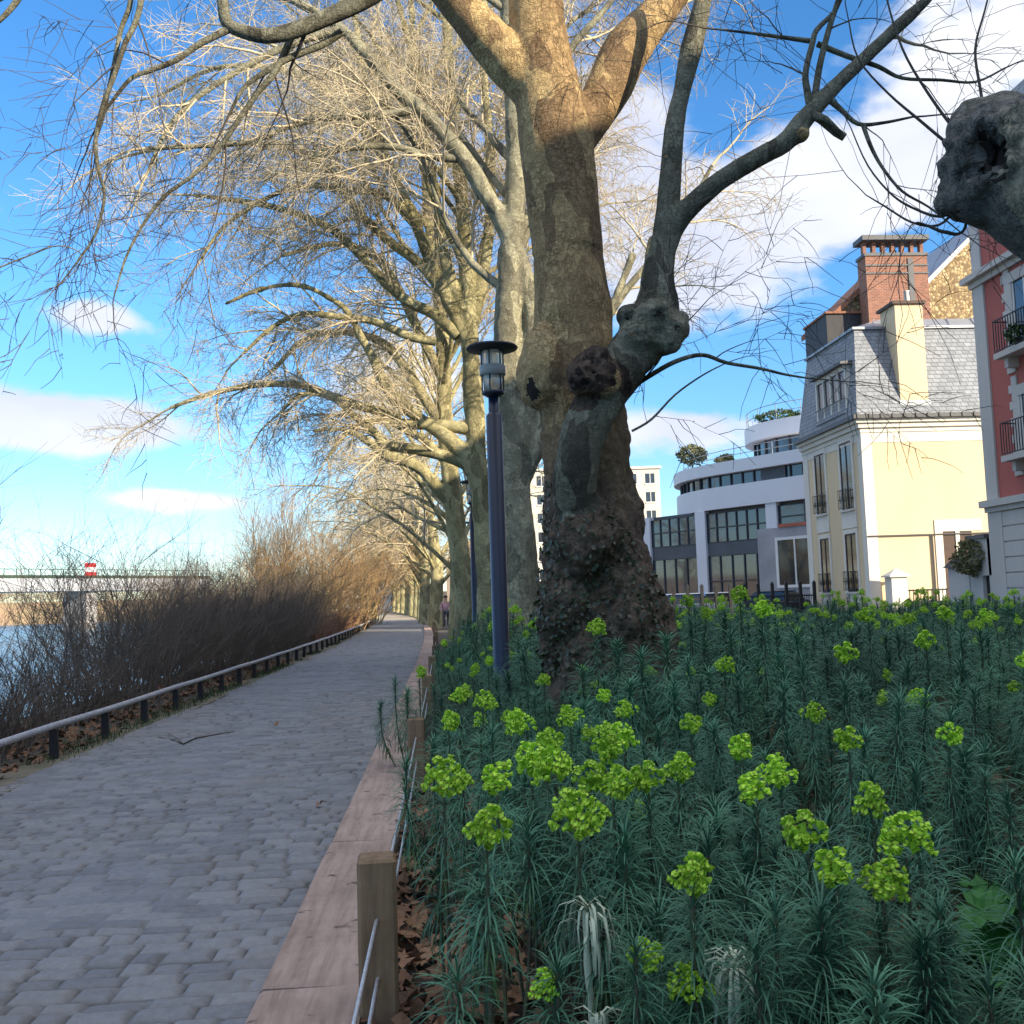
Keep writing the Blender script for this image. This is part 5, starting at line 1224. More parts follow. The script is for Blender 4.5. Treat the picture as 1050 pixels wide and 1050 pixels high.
def eu_proto(seed, ns, nheads, H=.9, spread=.34, nl=270, headsz=1.0, s0=.34):
    rg = np.random.default_rng(seed); VV, QQ, MI, hs = [], [], [], []
    for i in range(ns):
        a = i*2.4+rg.uniform(-.4, .4); rr_ = spread*math.sqrt((i+.15)/ns)*rg.uniform(.8, 1.2); h = H*rg.uniform(.72, 1.02)*(1-.18*i/ns) if i else H
        hd = i < nheads
        t = shoot(rg, (rr_*.35*math.cos(a), rr_*.35*math.sin(a), 0), (rr_*math.cos(a), rr_*math.sin(a), h), (rr_*.5*math.cos(a), rr_*.5*math.sin(a)), int(nl*(.8 if hd else 1)), rg.uniform(.125, .175), rg.uniform(.0044, .0060), VV, QQ, MI, hd, s0)
        if hd: hs.append((t, rg.uniform(.8, 1.15)*headsz, rg.integers(0, 6)))
    me = np_mesh('foliage', np.concatenate(VV), np.concatenate(QQ), smooth=True, mi=np.concatenate(MI))
    for m in ('eu_leaf', 'eu_stem', 'eu_low'): me.materials.append(M[m])
    return me, hs
PROT = {3: [eu_proto(s, 3, 1, .9, .12, 115, 1.1, .68) for s in (41, 42)], 0: [eu_proto(s, 8, 0, .84, .42, 290) for s in (1, 2, 3, 4, 5)], 1: [eu_proto(s, 7, 1, .92, .38, 270) for s in (11, 12, 13)], 2: [eu_proto(s, 8, 3, .95, .40, 260) for s in (21, 22, 23)], 5: [eu_proto(s, 12, 4, .92, .52, 150, .85) for s in (31, 32, 33)]}
def plant(kind, x, y, sc, rz, label, group=None, var=None):
    me, hs = PROT[kind][var if var is not None else rnd.randrange(len(PROT[kind]))]
    r = empty('euphorbia', (x, y, bed_z(x, y)-.03), rz, label, 'plant', group); r.scale = (sc, sc, sc)
    if kind in (0, 5): r.rotation_euler = (rnd.uniform(-.16, .16), rnd.uniform(-.16, .16), rz); r.scale = (sc*rnd.uniform(.95, 1.2), sc*rnd.uniform(.95, 1.2), sc*rnd.uniform(.8, 1.08))
    link('foliage', me, None, r)
    for t, s, k in hs:
        h = link('flower_head', HEADS[k], None, r); h.location = t; h.scale = (s, s, s); h.rotation_euler = (rnd.uniform(-.25, .25), rnd.uniform(-.25, .25), rnd.uniform(0, 6))
    return r
heads = [  # where a lime head shows in the photo, and what tells the plant apart
 (485, 690, 2, 'euphorbia with lime heads low in front of the nearest lamp post, left of the trunk'), (512, 655, 1, 'euphorbia holding one tall lime head against the foot of the nearest lamp pole'),
 (460, 742, 1, 'euphorbia with upright lime head just right of the second fence post'), (495, 722, 2, 'euphorbia with a wide low lime head pair right of the second fence post'),
 (558, 697, 1, 'euphorbia with tall oval lime head at the left foot of the big trunk'), (600, 690, 2, 'euphorbia with a row of lime heads under the big trunk'),
 (618, 635, 1, 'euphorbia whose lime head stands highest before the big trunk'), (652, 668, 1, 'euphorbia with narrow lime head at the right foot of the big trunk'),
 (645, 728, 1, 'euphorbia with broad lime head below the right foot of the trunk'), (585, 738, 2, 'euphorbia with the broad bright head at the top of the central lime cluster'),
 (620, 778, 2, 'euphorbia with the largest lime heads in the middle of the bed'), (545, 785, 1, 'euphorbia with flat lime head left of the central cluster'),
 (510, 803, 1, 'euphorbia with single lime head midway between cluster and fence'), (455, 803, 1, 'euphorbia with single lime head close to the fence wires'),
 (592, 840, 1, 'euphorbia with ragged lime head below the central cluster'), (498, 853, 1, 'euphorbia with small lime head low over the dead leaves'),
 (708, 900, 1, 'euphorbia with big round lime head right of the pale wilted stalk'), (660, 985, 1, 'low euphorbia with round lime head between the two wilted stalks'),
 (560, 1015, 1, 'low euphorbia with round lime head above the dead leaves, nearest the fence'), (705, 1015, 1, 'low euphorbia with lime head at the bottom edge beside the wilted stalk'),
 (827, 857, 1, 'euphorbia with lime head at the left of the three-head group on the right'), (857, 895, 1, 'euphorbia with lime head hanging lowest in the three-head group on the right'),
 (905, 908, 1, 'euphorbia with rounded lime head over the broad drooping foliage'), (928, 860, 1, 'euphorbia with dense round lime head at the right of the group'),
 (895, 825, 1, 'euphorbia with small twin lime head above the right-hand group'), (832, 733, 1, 'euphorbia with a columnar lime head at mid height on the right'),
 (912, 695, 2, 'euphorbia with tall columnar lime heads in front of the cream house door'), (972, 755, 1, 'euphorbia with small lime head below the garden wall'),
 (1043, 705, 1, 'euphorbia with tall lime head at the right edge of the photo'), (1040, 645, 2, 'far euphorbia with lime heads under the pink house corner'),
 (965, 665, 1, 'far euphorbia with lime head in front of the garden wall'), (800, 795, 1, 'euphorbia with loose lime head in the middle right of the bed'),
 (775, 812, 1, 'euphorbia with small lime head left of the loose one in the middle right'), (708, 745, 1, 'euphorbia with lime head between trunk and office building'),
 (725, 718, 1, 'euphorbia with tiny lime head below the fence before the office building'), (708, 690, 1, 'euphorbia with slim lime head right of the trunk foot'),
 (665, 800, 1, 'euphorbia with loose lime head right of the central cluster'), (820, 630, 2, 'far euphorbia with lime heads against the shaded facade of the cream house'),
 (695, 790, 1, 'euphorbia with pale lime head behind the loose one right of the cluster'), (740, 660, 2, 'far euphorbia with lime heads under the office windows'),
 (430, 690, 1, 'euphorbia leaning over the timber edge with small lime heads'), (690, 650, 1, 'far euphorbia with slim lime head just right of the trunk'),
 (560, 762, 3, 'slender euphorbia with lime head at the upper left of the central cluster'), (640, 762, 3, 'slender euphorbia with lime head at the upper right of the central cluster'), (602, 800, 3, 'slender euphorbia with lime head low in the central cluster'),
 (628, 806, 3, 'slender euphorbia with lime head at the lower right of the central cluster'), (570, 790, 3, 'slender euphorbia with lime head in the left half of the central cluster'), (530, 745, 3, 'slender euphorbia with small lime head left above the central cluster'),
 (620, 715, 3, 'slender euphorbia with lime head between trunk foot and central cluster'), (668, 690, 3, 'slender euphorbia with lime head just below the right foot of the trunk'), (760, 770, 3, 'slender euphorbia with lime head in the open middle of the bed'),
 (870, 760, 3, 'slender euphorbia with lime head above the right-hand group'), (940, 720, 3, 'slender euphorbia with lime head right of the tall columnar heads'), (1000, 660, 3, 'slender euphorbia with lime head before the pale garden wall door'),
 (870, 650, 3, 'slender euphorbia with lime head before the corner of the cream house'), (925, 640, 3, 'slender euphorbia with lime head before the white gate pier'), (780, 690, 3, 'slender euphorbia with lime head below the dark parked car'),
 (540, 672, 3, 'slender euphorbia with lime head between lamp post and trunk'), (455, 660, 3, 'slender euphorbia with lime head beside the far timber edge'), (470, 715, 3, 'slender euphorbia with lime head beside the second fence post'),
]
placed = []
for px_, py_, k, lab in heads:
    hz_ = 616-(px_-457)*.033; Y = max(2.45, min(26, 1050*.62/max(12, py_-hz_)))
    p = P(px_, py_, Y)
    if (py_ > 770 and px_ < 615) or py_ > 960: k = 3
    me_i = rnd.randrange(len(PROT[k])); me, hs = PROT[k][me_i]; t = hs[0][0]; gz = bed_z(p.x, p.y)-.03
    sc = max(.55, min(1.15, (p.z-gz)/(t[2]+.05)))
    rz = rnd.uniform(0, 6.28); dx = (t[0]*math.cos(rz)-t[1]*math.sin(rz))*sc; dy = (t[0]*math.sin(rz)+t[1]*math.cos(rz))*sc
    plant(k, p.x-dx, p.y-dy, sc, rz, lab, None, me_i); placed.append((p.x-dx, p.y-dy))
# the rest of the bed
cand = []; rf = random.Random(8)
ins = CM.transposed()
def in_view(x, y):
    c = ins @ Vector((x, y, -.6)); return c.z < 0 and -.60 < c.x/-c.z < .60
N_MAX = 285-len(placed); tries = 0; fill = []
while len(fill) < N_MAX and tries < 90000:
    tries += 1; u = rf.random(); y = 2.3+ (u**1.25)*24; x = rf.uniform(-.15, 14.8)
    if y > 27 or not in_view(x, y): continue
    if (x < 1.3 and y < 3.7) or (x < .95 and y < 5) or (x < .5 and y < 7) or (x < .3 and y < 9): continue   # bare, leaf-covered corner by the fence
    if (x-base.x)**2+(y-YB)**2 < .8**2 or (x-lx)**2+(y-LY)**2 < .3: continue
    if 3.0 < x and y < 3.0: continue
    if 1.25 < x < 2.6 and y < 3.95: continue
    sp = (.40+.019*y)*(1-.25*tries/90000)
    if any((x-a)**2+(y-b)**2 < sp*sp*(.6 if i < len(placed) else 1) for i, (a, b) in enumerate(placed+fill)): continue
    fill.append((x, y))
for x, y in fill:
    far = y > 11; rv = rf.random()
    if x < .12: continue
    if far: k = 5 if rv < .68 else 0
    else: k = 0 if rv < .5 else 1
    sc = rf.uniform(.8, 1.05) if not far else rf.uniform(.8, 1.12)
    if y < 4: sc = rf.uniform(.62, .82)
    if .7 < x < 2.6 and y > 6.5: sc *= 1.15
    if x < .5: sc *= .82
    plant(k, x, y, sc, rf.uniform(0, 6.28), 'blue-green euphorbia clump without flowers, one of many filling the bed' if k == 0 else ('euphorbia clump with several small lime heads in the back of the bed' if k == 5 else 'euphorbia with one small lime head, scattered among the flowerless clumps'),
          {0: 'flowerless euphorbias in the bed', 5: 'flowering euphorbias at the back of the bed', 1: 'single-headed euphorbias scattered in the bed'}[k])
# wilted, nodding shoots near the camera
M['wilt'] = pmat('wilt', (.50, .55, .38), (.34, .42, .32), 5, .6, 0)
def wilted(px_, py_, Y, n, label, h2=None, seed=1):
    rg = np.random.default_rng(seed); p = P(px_, py_, Y); gz = bed_z(p.x, p.y); e = empty('wilted_euphorbia', (p.x, p.y, gz-.02), 0, label, 'plant'); H = p.z-gz
    st_ = MB(); st_.tube([(0.02, 0, 0), (0, 0, H*.5), (-.01, 0, H)], [.011, .010, .008], 7).build('stem', M['wilt'], e, True)
    mb = MB()
    for i in range(n):
        a = rg.uniform(0, 6.28); L_ = rg.uniform(.06, .12); u = rg.uniform(.86, 1.02); d = np.array([math.cos(a), math.sin(a), 0]); p0 = np.array([0, 0, H*u]); w = np.array([-math.sin(a), math.cos(a), 0])*.0038
        rr_ = rg.uniform(.02, .065); pts = [p0, p0+d*rr_*.7+[0, 0, .022], p0+d*rr_*1.2+[0, 0, .012], p0+d*rr_*1.5+[0, 0, -L_*.4], p0+d*rr_*1.35+[0, 0, -L_]]
        b = len(mb.v); ws = [.8, 1, 1, .9, .3]
        for q_, k in zip(pts, ws): mb.v += [tuple(q_-w*k), tuple(q_+w*k)]
        mb.f += [(b+2*k, b+2*k+1, b+2*k+3, b+2*k+2) for k in range(4)]
    mb.build('leaves', M['wilt'], e, True)
wilted(603, 925, 2.75, 46, 'pale wilted euphorbia stalk with drooping leaf tuft above the dead leaves', seed=4)
wilted(752, 975, 2.5, 60, 'pale wilted euphorbia with curling leaves at the bottom edge, right of the round head', seed=5)
wilted(612, 1034, 2.5, 22, 'short bent pale euphorbia stalk at the bottom edge under the wilted tuft', seed=6)
# dead leaves
M['litter'] = pmat('litter', (.26, .14, .075), (.10, .055, .032), 2.2, .75, .2, 30, vary=0)
VV, TT = [], []
rl2 = random.Random(5)
for i in range(4200):
    x = -.3+rl2.random()**1.6*3.2 if i < 3200 else rl2.uniform(-.3, 6); y = 2.2+rl2.random()**1.3*8
    z = bed_z(x, y)+rl2.uniform(.015, .07); s_ = rl2.uniform(.03, .075); e = Euler((rl2.gauss(0, .5), rl2.gauss(0, .5), rl2.uniform(0, 6.28))).to_matrix()
    o_ = [(-1, 0), (-.55, .5), (-.1, .42), (.1, .95), (.38, .4), (1, .12), (.45, -.22), (.25, -.85), (-.12, -.38), (-.6, -.5)]
    c = len(VV); k = rl2.uniform(-.5, .8)
    VV.append(Vector((x, y, z)))
    for a, b in o_:
        p = e @ Vector((a*s_*rl2.uniform(.8, 1.15), b*s_*rl2.uniform(.8, 1.1), k*s_*(a*a+b*b)*.5+rl2.gauss(0, .08)*s_)); VV.append(Vector((x, y, z))+p)
    TT += [(c, c+1+j, c+1+(j+1) % 10) for j in range(10)]
lt = link('leaf_litter', np_mesh('leaf_litter', np.array([tuple(v) for v in VV]), None, TT, False), M['litter']); tag(lt, 'brown dead plane leaves covering the soil by the fence', 'dead leaves', None, 'stuff')
VV, TT = [], []
for i in range(2600):
    y = 4+rl2.random()**1.5*26; x = rl2.uniform(-6.0, -4.12)+bend(y); s_ = rl2.uniform(.03, .07); e = Euler((rl2.gauss(0, .5), rl2.gauss(0, .5), rl2.uniform(0, 6.28))).to_matrix(); c = len(VV)
    o_ = Vector((x, y, ground_z(x, y)+rl2.uniform(.01, .05))); VV.append(o_)
    for j in range(7): r_ = s_*rl2.uniform(.5, 1.15); VV.append(o_ + e @ Vector((r_*math.cos(j*.9), r_*math.sin(j*.9), rl2.gauss(0, .2)*s_)))
    TT += [(c, c+1+j, c+1+(j+1) % 7) for j in range(7)]
l2_ = link('leaf_litter', np_mesh('leaf_litter', np.array([tuple(v) for v in VV]), None, TT, False), M['litter']); tag(l2_, 'brown dead leaves under the leafless shrubs behind the rail', 'dead leaves', None, 'stuff')
# acanthus in the bottom right corner
M['acanthus'] = pmat('acanthus', (.045, .16, .035), (.03, .11, .025), 6, .62, .2, 20, spec=.2)
def acanthus_leaf(L_, seed):
    rg = random.Random(seed); mb = MB(); W_ = L_*.30
    rib = lambda t: Vector((0, L_*t, .30*L_*math.sin(PI*t*.8)-.22*L_*t*t))
    n = 7
    for i in range(n):
        t0, t1 = .06+.90*i/n, .06+.90*(i+1)/n; w = W_*(math.sin(PI*min(1, (t0+t1)/2*.85+.12))**.8)
        for sgn in (-1, 1):
            a, c = rib(t0), rib(t1); up = rg.uniform(-.02, .05)*L_
            def off(t, f, fw, dz): p = rib(t); return p + Vector((sgn*w*f, L_*fw, dz*L_))
            m0, m1 = off(t0+.01, .5, .03, .035), off(t1-.03, .5, .07, .045)
            k0, k1, k2 = off(t0, .86, .07, .02), off(t0+.04, 1.12*rg.uniform(.85, 1.1), .13, -.03), off(t1-.05, .78, .12, .03)
            b = len(mb.v); mb.v += [tuple(x) for x in (a, c, m1, m0, k0, k1, k2)]
            f = [(0, 1, 2, 3), (3, 2, 6, 5), (3, 5, 4)]
            mb.f += [tuple(b+j for j in (q_ if sgn > 0 else q_[::-1])) for q_ in f]
    tip = rib(1.0); b = len(mb.v); p = rib(.94); mb.v += [tuple(p+Vector((-W_*.3, 0, 0))), tuple(p+Vector((W_*.3, 0, 0))), tuple(tip+Vector((0, L_*.05, -.02)))]; mb.f.append((b, b+1, b+2))
    b = len(mb.v); mb.v += [(-.006, -.12*L_, -.03), (.006, -.12*L_, -.03), tuple(rib(.1)+Vector((.006, 0, .002))), tuple(rib(.1)+Vector((-.006, 0, .002)))]; mb.f.append((b, b+1, b+2, b+3))
    return mb
def acanthus(px_, py_, Y, label, n, L_, seed):
    p = G(px_, py_); e = empty('acanthus', (p.x, p.y, bed_z(p.x, p.y)), 0, label, 'plant'); rg = random.Random(seed)
    for i in range(n):
        l = acanthus_leaf(L_*rg.uniform(.7, 1.1), seed*20+i).build('leaf', M['acanthus'], e, False); l.rotation_euler = (R(rg.uniform(28, 66)), 0, 2*PI*i/n+rg.uniform(-.3, .3)); l.location = (0, 0, .02)
acanthus(1025, 1065, 0, 'glossy green lobed acanthus plant in the bottom right corner', 10, .38, 2)
acanthus(1062, 1025, 0, 'second acanthus with upright broad leaf at the right edge, above the corner one', 8, .42, 3)

# ------------------------------------------------------------------ bare shrubs along the river bank
def shrub_mesh(seed, H, ns, spread, rmul=1.0, fan=.5, sub=7, up=.02, tall=0):
    rg = random.Random(seed); tw = Twigs()
    def br(p, d, L_, r, lev):
        K = 6 if lev == 0 else (5 if lev == 1 else 4); pts = [p.copy()]; d = d.normalized()
        for i in range(1, K):
            d = (d+Vector((rg.gauss(0, .13), rg.gauss(0, .13), rg.gauss(0, .1)+up))).normalized(); pts.append(pts[-1]+d*L_/(K-1))
        tw.add(pts, [r*(1-.65*i/(K-1)) for i in range(K)], 4 if lev == 0 else 3)
        if lev < 2:
            for k in range(sub if lev == 0 else 4):
                t = rg.uniform(.2, .98)*(K-1); i = min(int(t), K-2); q_ = pts[i].lerp(pts[i+1], t-i)
                br(q_, rot_about((pts[i+1]-pts[i]).normalized(), R(rg.uniform(18, 50)), rg.uniform(0, 6.28), rg), L_*rg.uniform(.25, .5) if lev == 0 else L_*rg.uniform(.3, .6), r*.5, lev+1)
    for i in range(ns):
        a = rg.uniform(0, 6.28); rr_ = spread*math.sqrt(rg.random()); d = Vector((math.cos(a)*fan*rr_/spread, math.sin(a)*fan*rr_/spread, 1))
        br(Vector((rr_*math.cos(a)*.75, rr_*math.sin(a)*.75, 0)), d, H*rg.uniform(.55, 1.05), rg.uniform(.006, .012)*rmul, 0)
    for i in range(tall):
        a = rg.uniform(0, 6.28); rr_ = spread*math.sqrt(rg.random()); br(Vector((rr_*math.cos(a), rr_*math.sin(a), 0)), Vector((rg.gauss(0, .2), rg.gauss(0, .2), 1)), rg.uniform(1.3, 2.6), rg.uniform(.006, .010), 0)
    return tw.mesh('branches')
SHL = [shrub_mesh(s, 1.1, 58, .85, tall=13) for s in (7, 8)]
SHR = [shrub_mesh(s, 1.95, 50, .85, tall=5) for s in (1, 2, 3)]; SHT = [shrub_mesh(s, 2.7, 44, .85, 1.1, tall=5) for s in (5, 6)]
rs = random.Random(15); ns_ = 0
spots = []
for i in range(22): spots.append((5.6+i*1.55, 0))
slabs = ['sparse leafless shrub at the left edge with the blue river showing through', 'dark leafless shrub next to the river gap at the left', 'dense dark leafless shrub just beyond the river gap', 'tall leafless shrub reaching above the rail under the drifting clouds']
for i, (y, _) in enumerate(spots):
    tall = i in (7, 8, 9, 11, 12, 14, 16, 19); m = rs.choice(SHL if i < 7 else (SHT if tall else SHR))
    x = -5.35+bend(y)+rs.uniform(-.25, .25)
    lab = slabs[i] if i < 4 else ('tall dark leafless shrub sticking up out of the thicket behind the rail' if tall else 'dark brown leafless shrub in the thicket between rail and river')
    e = link('bare_shrub', m, M['shrub'] if not m.materials else None); e.location = (x, y, -.1); e.rotation_euler[2] = rs.uniform(0, 6.28); s_ = rs.uniform(.85, 1.1); e.scale = (s_, s_, s_)
    tag(e, lab, 'shrub', 'leafless shrubs between rail and river')
for i in range(12):
    y = 20+i*2.0; m = rs.choice(SHR); e = link('bare_shrub', m, M['shrub'] if not m.materials else None); e.location = (-6.7+bend(y)+rs.uniform(-.3, .3), y, -.4); e.rotation_euler[2] = rs.uniform(0, 6.28); s_ = rs.uniform(.9, 1.25); e.scale = (s_, s_, s_)
    tag(e, 'leafless shrub on the bank edge, glimpsed behind the front row of the thicket', 'shrub', 'leafless shrubs on the bank edge behind the thicket')
# trimmed red-brown hedge in the sun further on
def hedge_mesh(seed, Ln, H, W):
    rg = random.Random(seed); tw = Twigs()
    for i in range(int(Ln*150)):
        y = rg.uniform(0, Ln); x = rg.gauss(0, W*.28); p = Vector((x, y, rg.uniform(0, H*.55))); d = Vector((rg.gauss(0, .5)+x*.8, rg.gauss(0, .5), 1)).normalized(); L_ = rg.uniform(.3, .55)*H; pts = [p]
        for k in range(3): d = (d+Vector((rg.gauss(0, .25), rg.gauss(0, .25), 0))).normalized(); q_ = pts[-1]+d*L_/3; q_.z = min(q_.z, H*rg.uniform(.93, 1.04)); pts.append(q_)
        tw.add(pts, [.012, .010, .008, .005], 3)
    return tw.mesh('hedge')
for i in range(3):
    y = 40+i*13; h = link('bare_hedge', hedge_mesh(60+i, 13, 1.25, 1.2), M['shrub_red']); h.location = (-5.3+bend(y+6), y, -.05); h.rotation_euler[2] = .0008*(y-14)
    tag(h, ['trimmed red-brown leafless hedge behind the rail where the sun begins', 'sunlit red-brown leafless hedge in the middle of the far rail', 'farthest red-brown leafless hedge near the bend of the path'][i], 'hedge', 'trimmed hedges along the far rail')
# golden upright bare trees on the bank
gm = shrub_mesh(71, 7.0, 60, .9, 2.2, .22, 12, .06); gm2 = shrub_mesh(72, 6.0, 70, 1.7, 2.0, .6, 11, .02)
for i, (px_, Y, sx_, sz_, lab, mm) in enumerate([(283, 46, .8, .95, 'narrow golden-brown bare willow standing above the thicket', gm), (318, 52, 1.1, .72, 'bushy tan bare willow just right of the narrow golden one', gm2), (345, 60, 1.3, 1.05, 'broad bare willow beside the far hedge, grey-brown twigs', gm2), (248, 40, 1.0, .58, 'low tan bare willow left of the narrow golden one', gm2), (368, 74, 1.2, 1.2, 'bare willow farthest along the bank, behind the sunlit hedge', gm2)]):
    p = P(px_, 620, Y); e = empty('bare_willow', (p.x, Y, -.4), i*1.1, lab, 'tree', 'bare willows on the bank'); e.scale = (sx_, sx_, sz_)
    o = link('branches', mm, M['twig_gold'] if not mm.materials else None, e)
# river trees far off
ft = [shrub_mesh(s, 9, 40, 2.6, 5.5, .75, 9, .02) for s in (81, 82)]
rv_ = random.Random(4)
for i in range(26):
    y = 250+i*12 if i < 16 else 470+rv_.uniform(0, 30); x = (-158-rv_.uniform(0, 12)) if i < 16 else -170+(i-16)*17
    e = link('far_tree', ft[i % 2], M['twig_far'] if not ft[i % 2].materials else None); zz_ = ground_z(x, y)-.2; e.location = (x, y, zz_); e.rotation_euler[2] = rv_.uniform(0, 6); s_ = rv_.uniform(.75, 1.35); e.scale = (s_*1.2, s_*1.2, s_)
    tag(e, 'tan leafless tree on the opposite river bank, blurred into its neighbours', 'tree', 'leafless trees on the opposite bank')
# bridge with its navigation sign
M['steel'] = pmat('bridge_steel', (.50, .51, .53), (.42, .43, .45), .5, .6, .05); M['bridge_green'] = pmat('bridge_green', (.05, .075, .05), None, .5, .6, 0)
b0, b1 = P(-160, 590, 170), P(215, 590, 235)
bd = (b1-b0); bd.z = 0; bl_ = bd.length; ba = math.atan2(bd.y, bd.x)
br = empty('bridge', (b0.x, b0.y, 0), ba, 'pale girder bridge with dark green top rail over the river, behind the shrubs', 'bridge'); hz0 = P(30, 604, 178).z; hz1 = P(30, 588, 178).z
MB().box(0, bl_, 0, 9, hz0, hz1).build('girder', M['steel'], br)
mb = MB().box(0, bl_, -.15, -.003, hz1-.1, hz1+.45)
for k in range(int(bl_/2.5)): mb.box(k*2.5, k*2.5+.12, -.12, -.02, hz1+.45, hz1+1.5)
mb.box(0, bl_, -.13, -.01, hz1+1.5, hz1+1.62); mb.build('rail', M['bridge_green'], br)
mb = MB()
for k in range(int(bl_/6)): mb.box(k*6+2, k*6+2.25, -.1, -.002, hz0+.05, hz1-.11)
mb.build('stiffener', M['zinc'], br)
for k in range(3): MB().box(8+k*38, 10.5+k*38, 1, 8, -3.5, hz0-.002).build('bridge_pier', M['stucco'], br)
# sign
dsg = ray(93, 584); 
bn = Vector((-math.sin(ba), math.cos(ba), 0)); t = ((Vector((b0.x, b0.y, 0))-bn*.3-CAM).dot(bn))/dsg.dot(bn); sp_ = CAM+dsg*t; sz_ = 6*t/F*dsg.length if False else 6.2*(sp_-CAM).length/F
sg = empty('river_sign', sp_, ba, 'square red sign with a white bar mounted on the bridge', 'sign')
M['red'] = pmat('sign_red', (.55, .03, .03), None, 1, .5, 0); M['signwhite'] = pmat('sign_white', (.8, .8, .8), None, 1, .5, 0)
MB().box(-sz_, sz_, 0, .12, -sz_, sz_).build('board', M['red'], sg, bevel=.02); MB().box(-sz_, sz_, -.02, -.002, -sz_*.36, sz_*.36).build('bar', M['signwhite'], sg)

# ------------------------------------------------------------------ little things on the path
p = G(205, 752); mb = MB(); pts = [G(158, 755, .02), G(175, 758, .02), G(188, 763, .03), G(200, 757, .03), G(222, 753, .025), G(240, 750, .02)]
mb.tube(pts, [.004, .007, .009, .009, .007, .004], 6); mb.tube([G(188, 763, .03), G(180, 756, .05), G(172, 752, .03)], [.006, .004, .003], 5)
tag(mb.build('fallen_twig', M['twig_dark'], None, True), 'crooked dark fallen twig lying on the setts near the rail', 'twig')
def dead_leaf(px_, py_, s_, label):
    c = G(px_, py_, .02); mb = MB(); rg = random.Random(px_); mb.v.append(tuple(c+Vector((0, 0, .02))))
    for k in range(9): a = 2*PI*k/9; r = s_*rg.uniform(.5, 1.1); mb.v.append((c.x+r*math.cos(a), c.y+r*math.sin(a), c.z+rg.uniform(0, .05)))
    mb.f += [(0, 1+k, 1+(k+1) % 9) for k in range(9)]
    tag(mb.build('dead_leaf', M['litter']), label, 'leaf')
dead_leaf(282, 744, .055, 'dark curled dead leaf alone in the middle of the path'); dead_leaf(327, 827, .04, 'small brown leaf scrap on the setts near the timber edge')
# moss and grass under the rail
M['grass'] = pmat('grass', (.05, .085, .025), (.03, .05, .02), 3, .7, 0)
rgx = np.random.default_rng(9); n = 9000; y = 2+rgx.random(n)**1.3*45; x = -4.08+rgx.normal(0, .13, n); keep = vnoise(np.stack([x*0, y, x*0], 1), .9, 3)+vnoise(np.stack([x*0, y, x*0], 1), .33, 4)*.6 > .1; x, y = x[keep], y[keep]; n = len(x)
x = x-.0004*np.maximum(0, y-20)**2
a = rgx.uniform(0, 6.28, n); h = rgx.uniform(.03, .11, n); w = .004+.0004*y; d = np.stack([np.cos(a), np.sin(a)], 1)
b = np.stack([x, y, np.full(n, -.05)], 1); sd_ = np.stack([-d[:, 1]*w, d[:, 0]*w, 0*x], 1); tp_ = b+np.stack([d[:, 0]*h*.6, d[:, 1]*h*.6, h+.03], 1)
V = np.stack([b-sd_, b+sd_, tp_], 1).reshape(-1, 3)
tag(link('grass', np_mesh('grass', V, None, np.arange(3*n).reshape(n, 3), False), M['grass']), 'tufts of grass and moss under the low rail', 'grass', None, 'stuff')

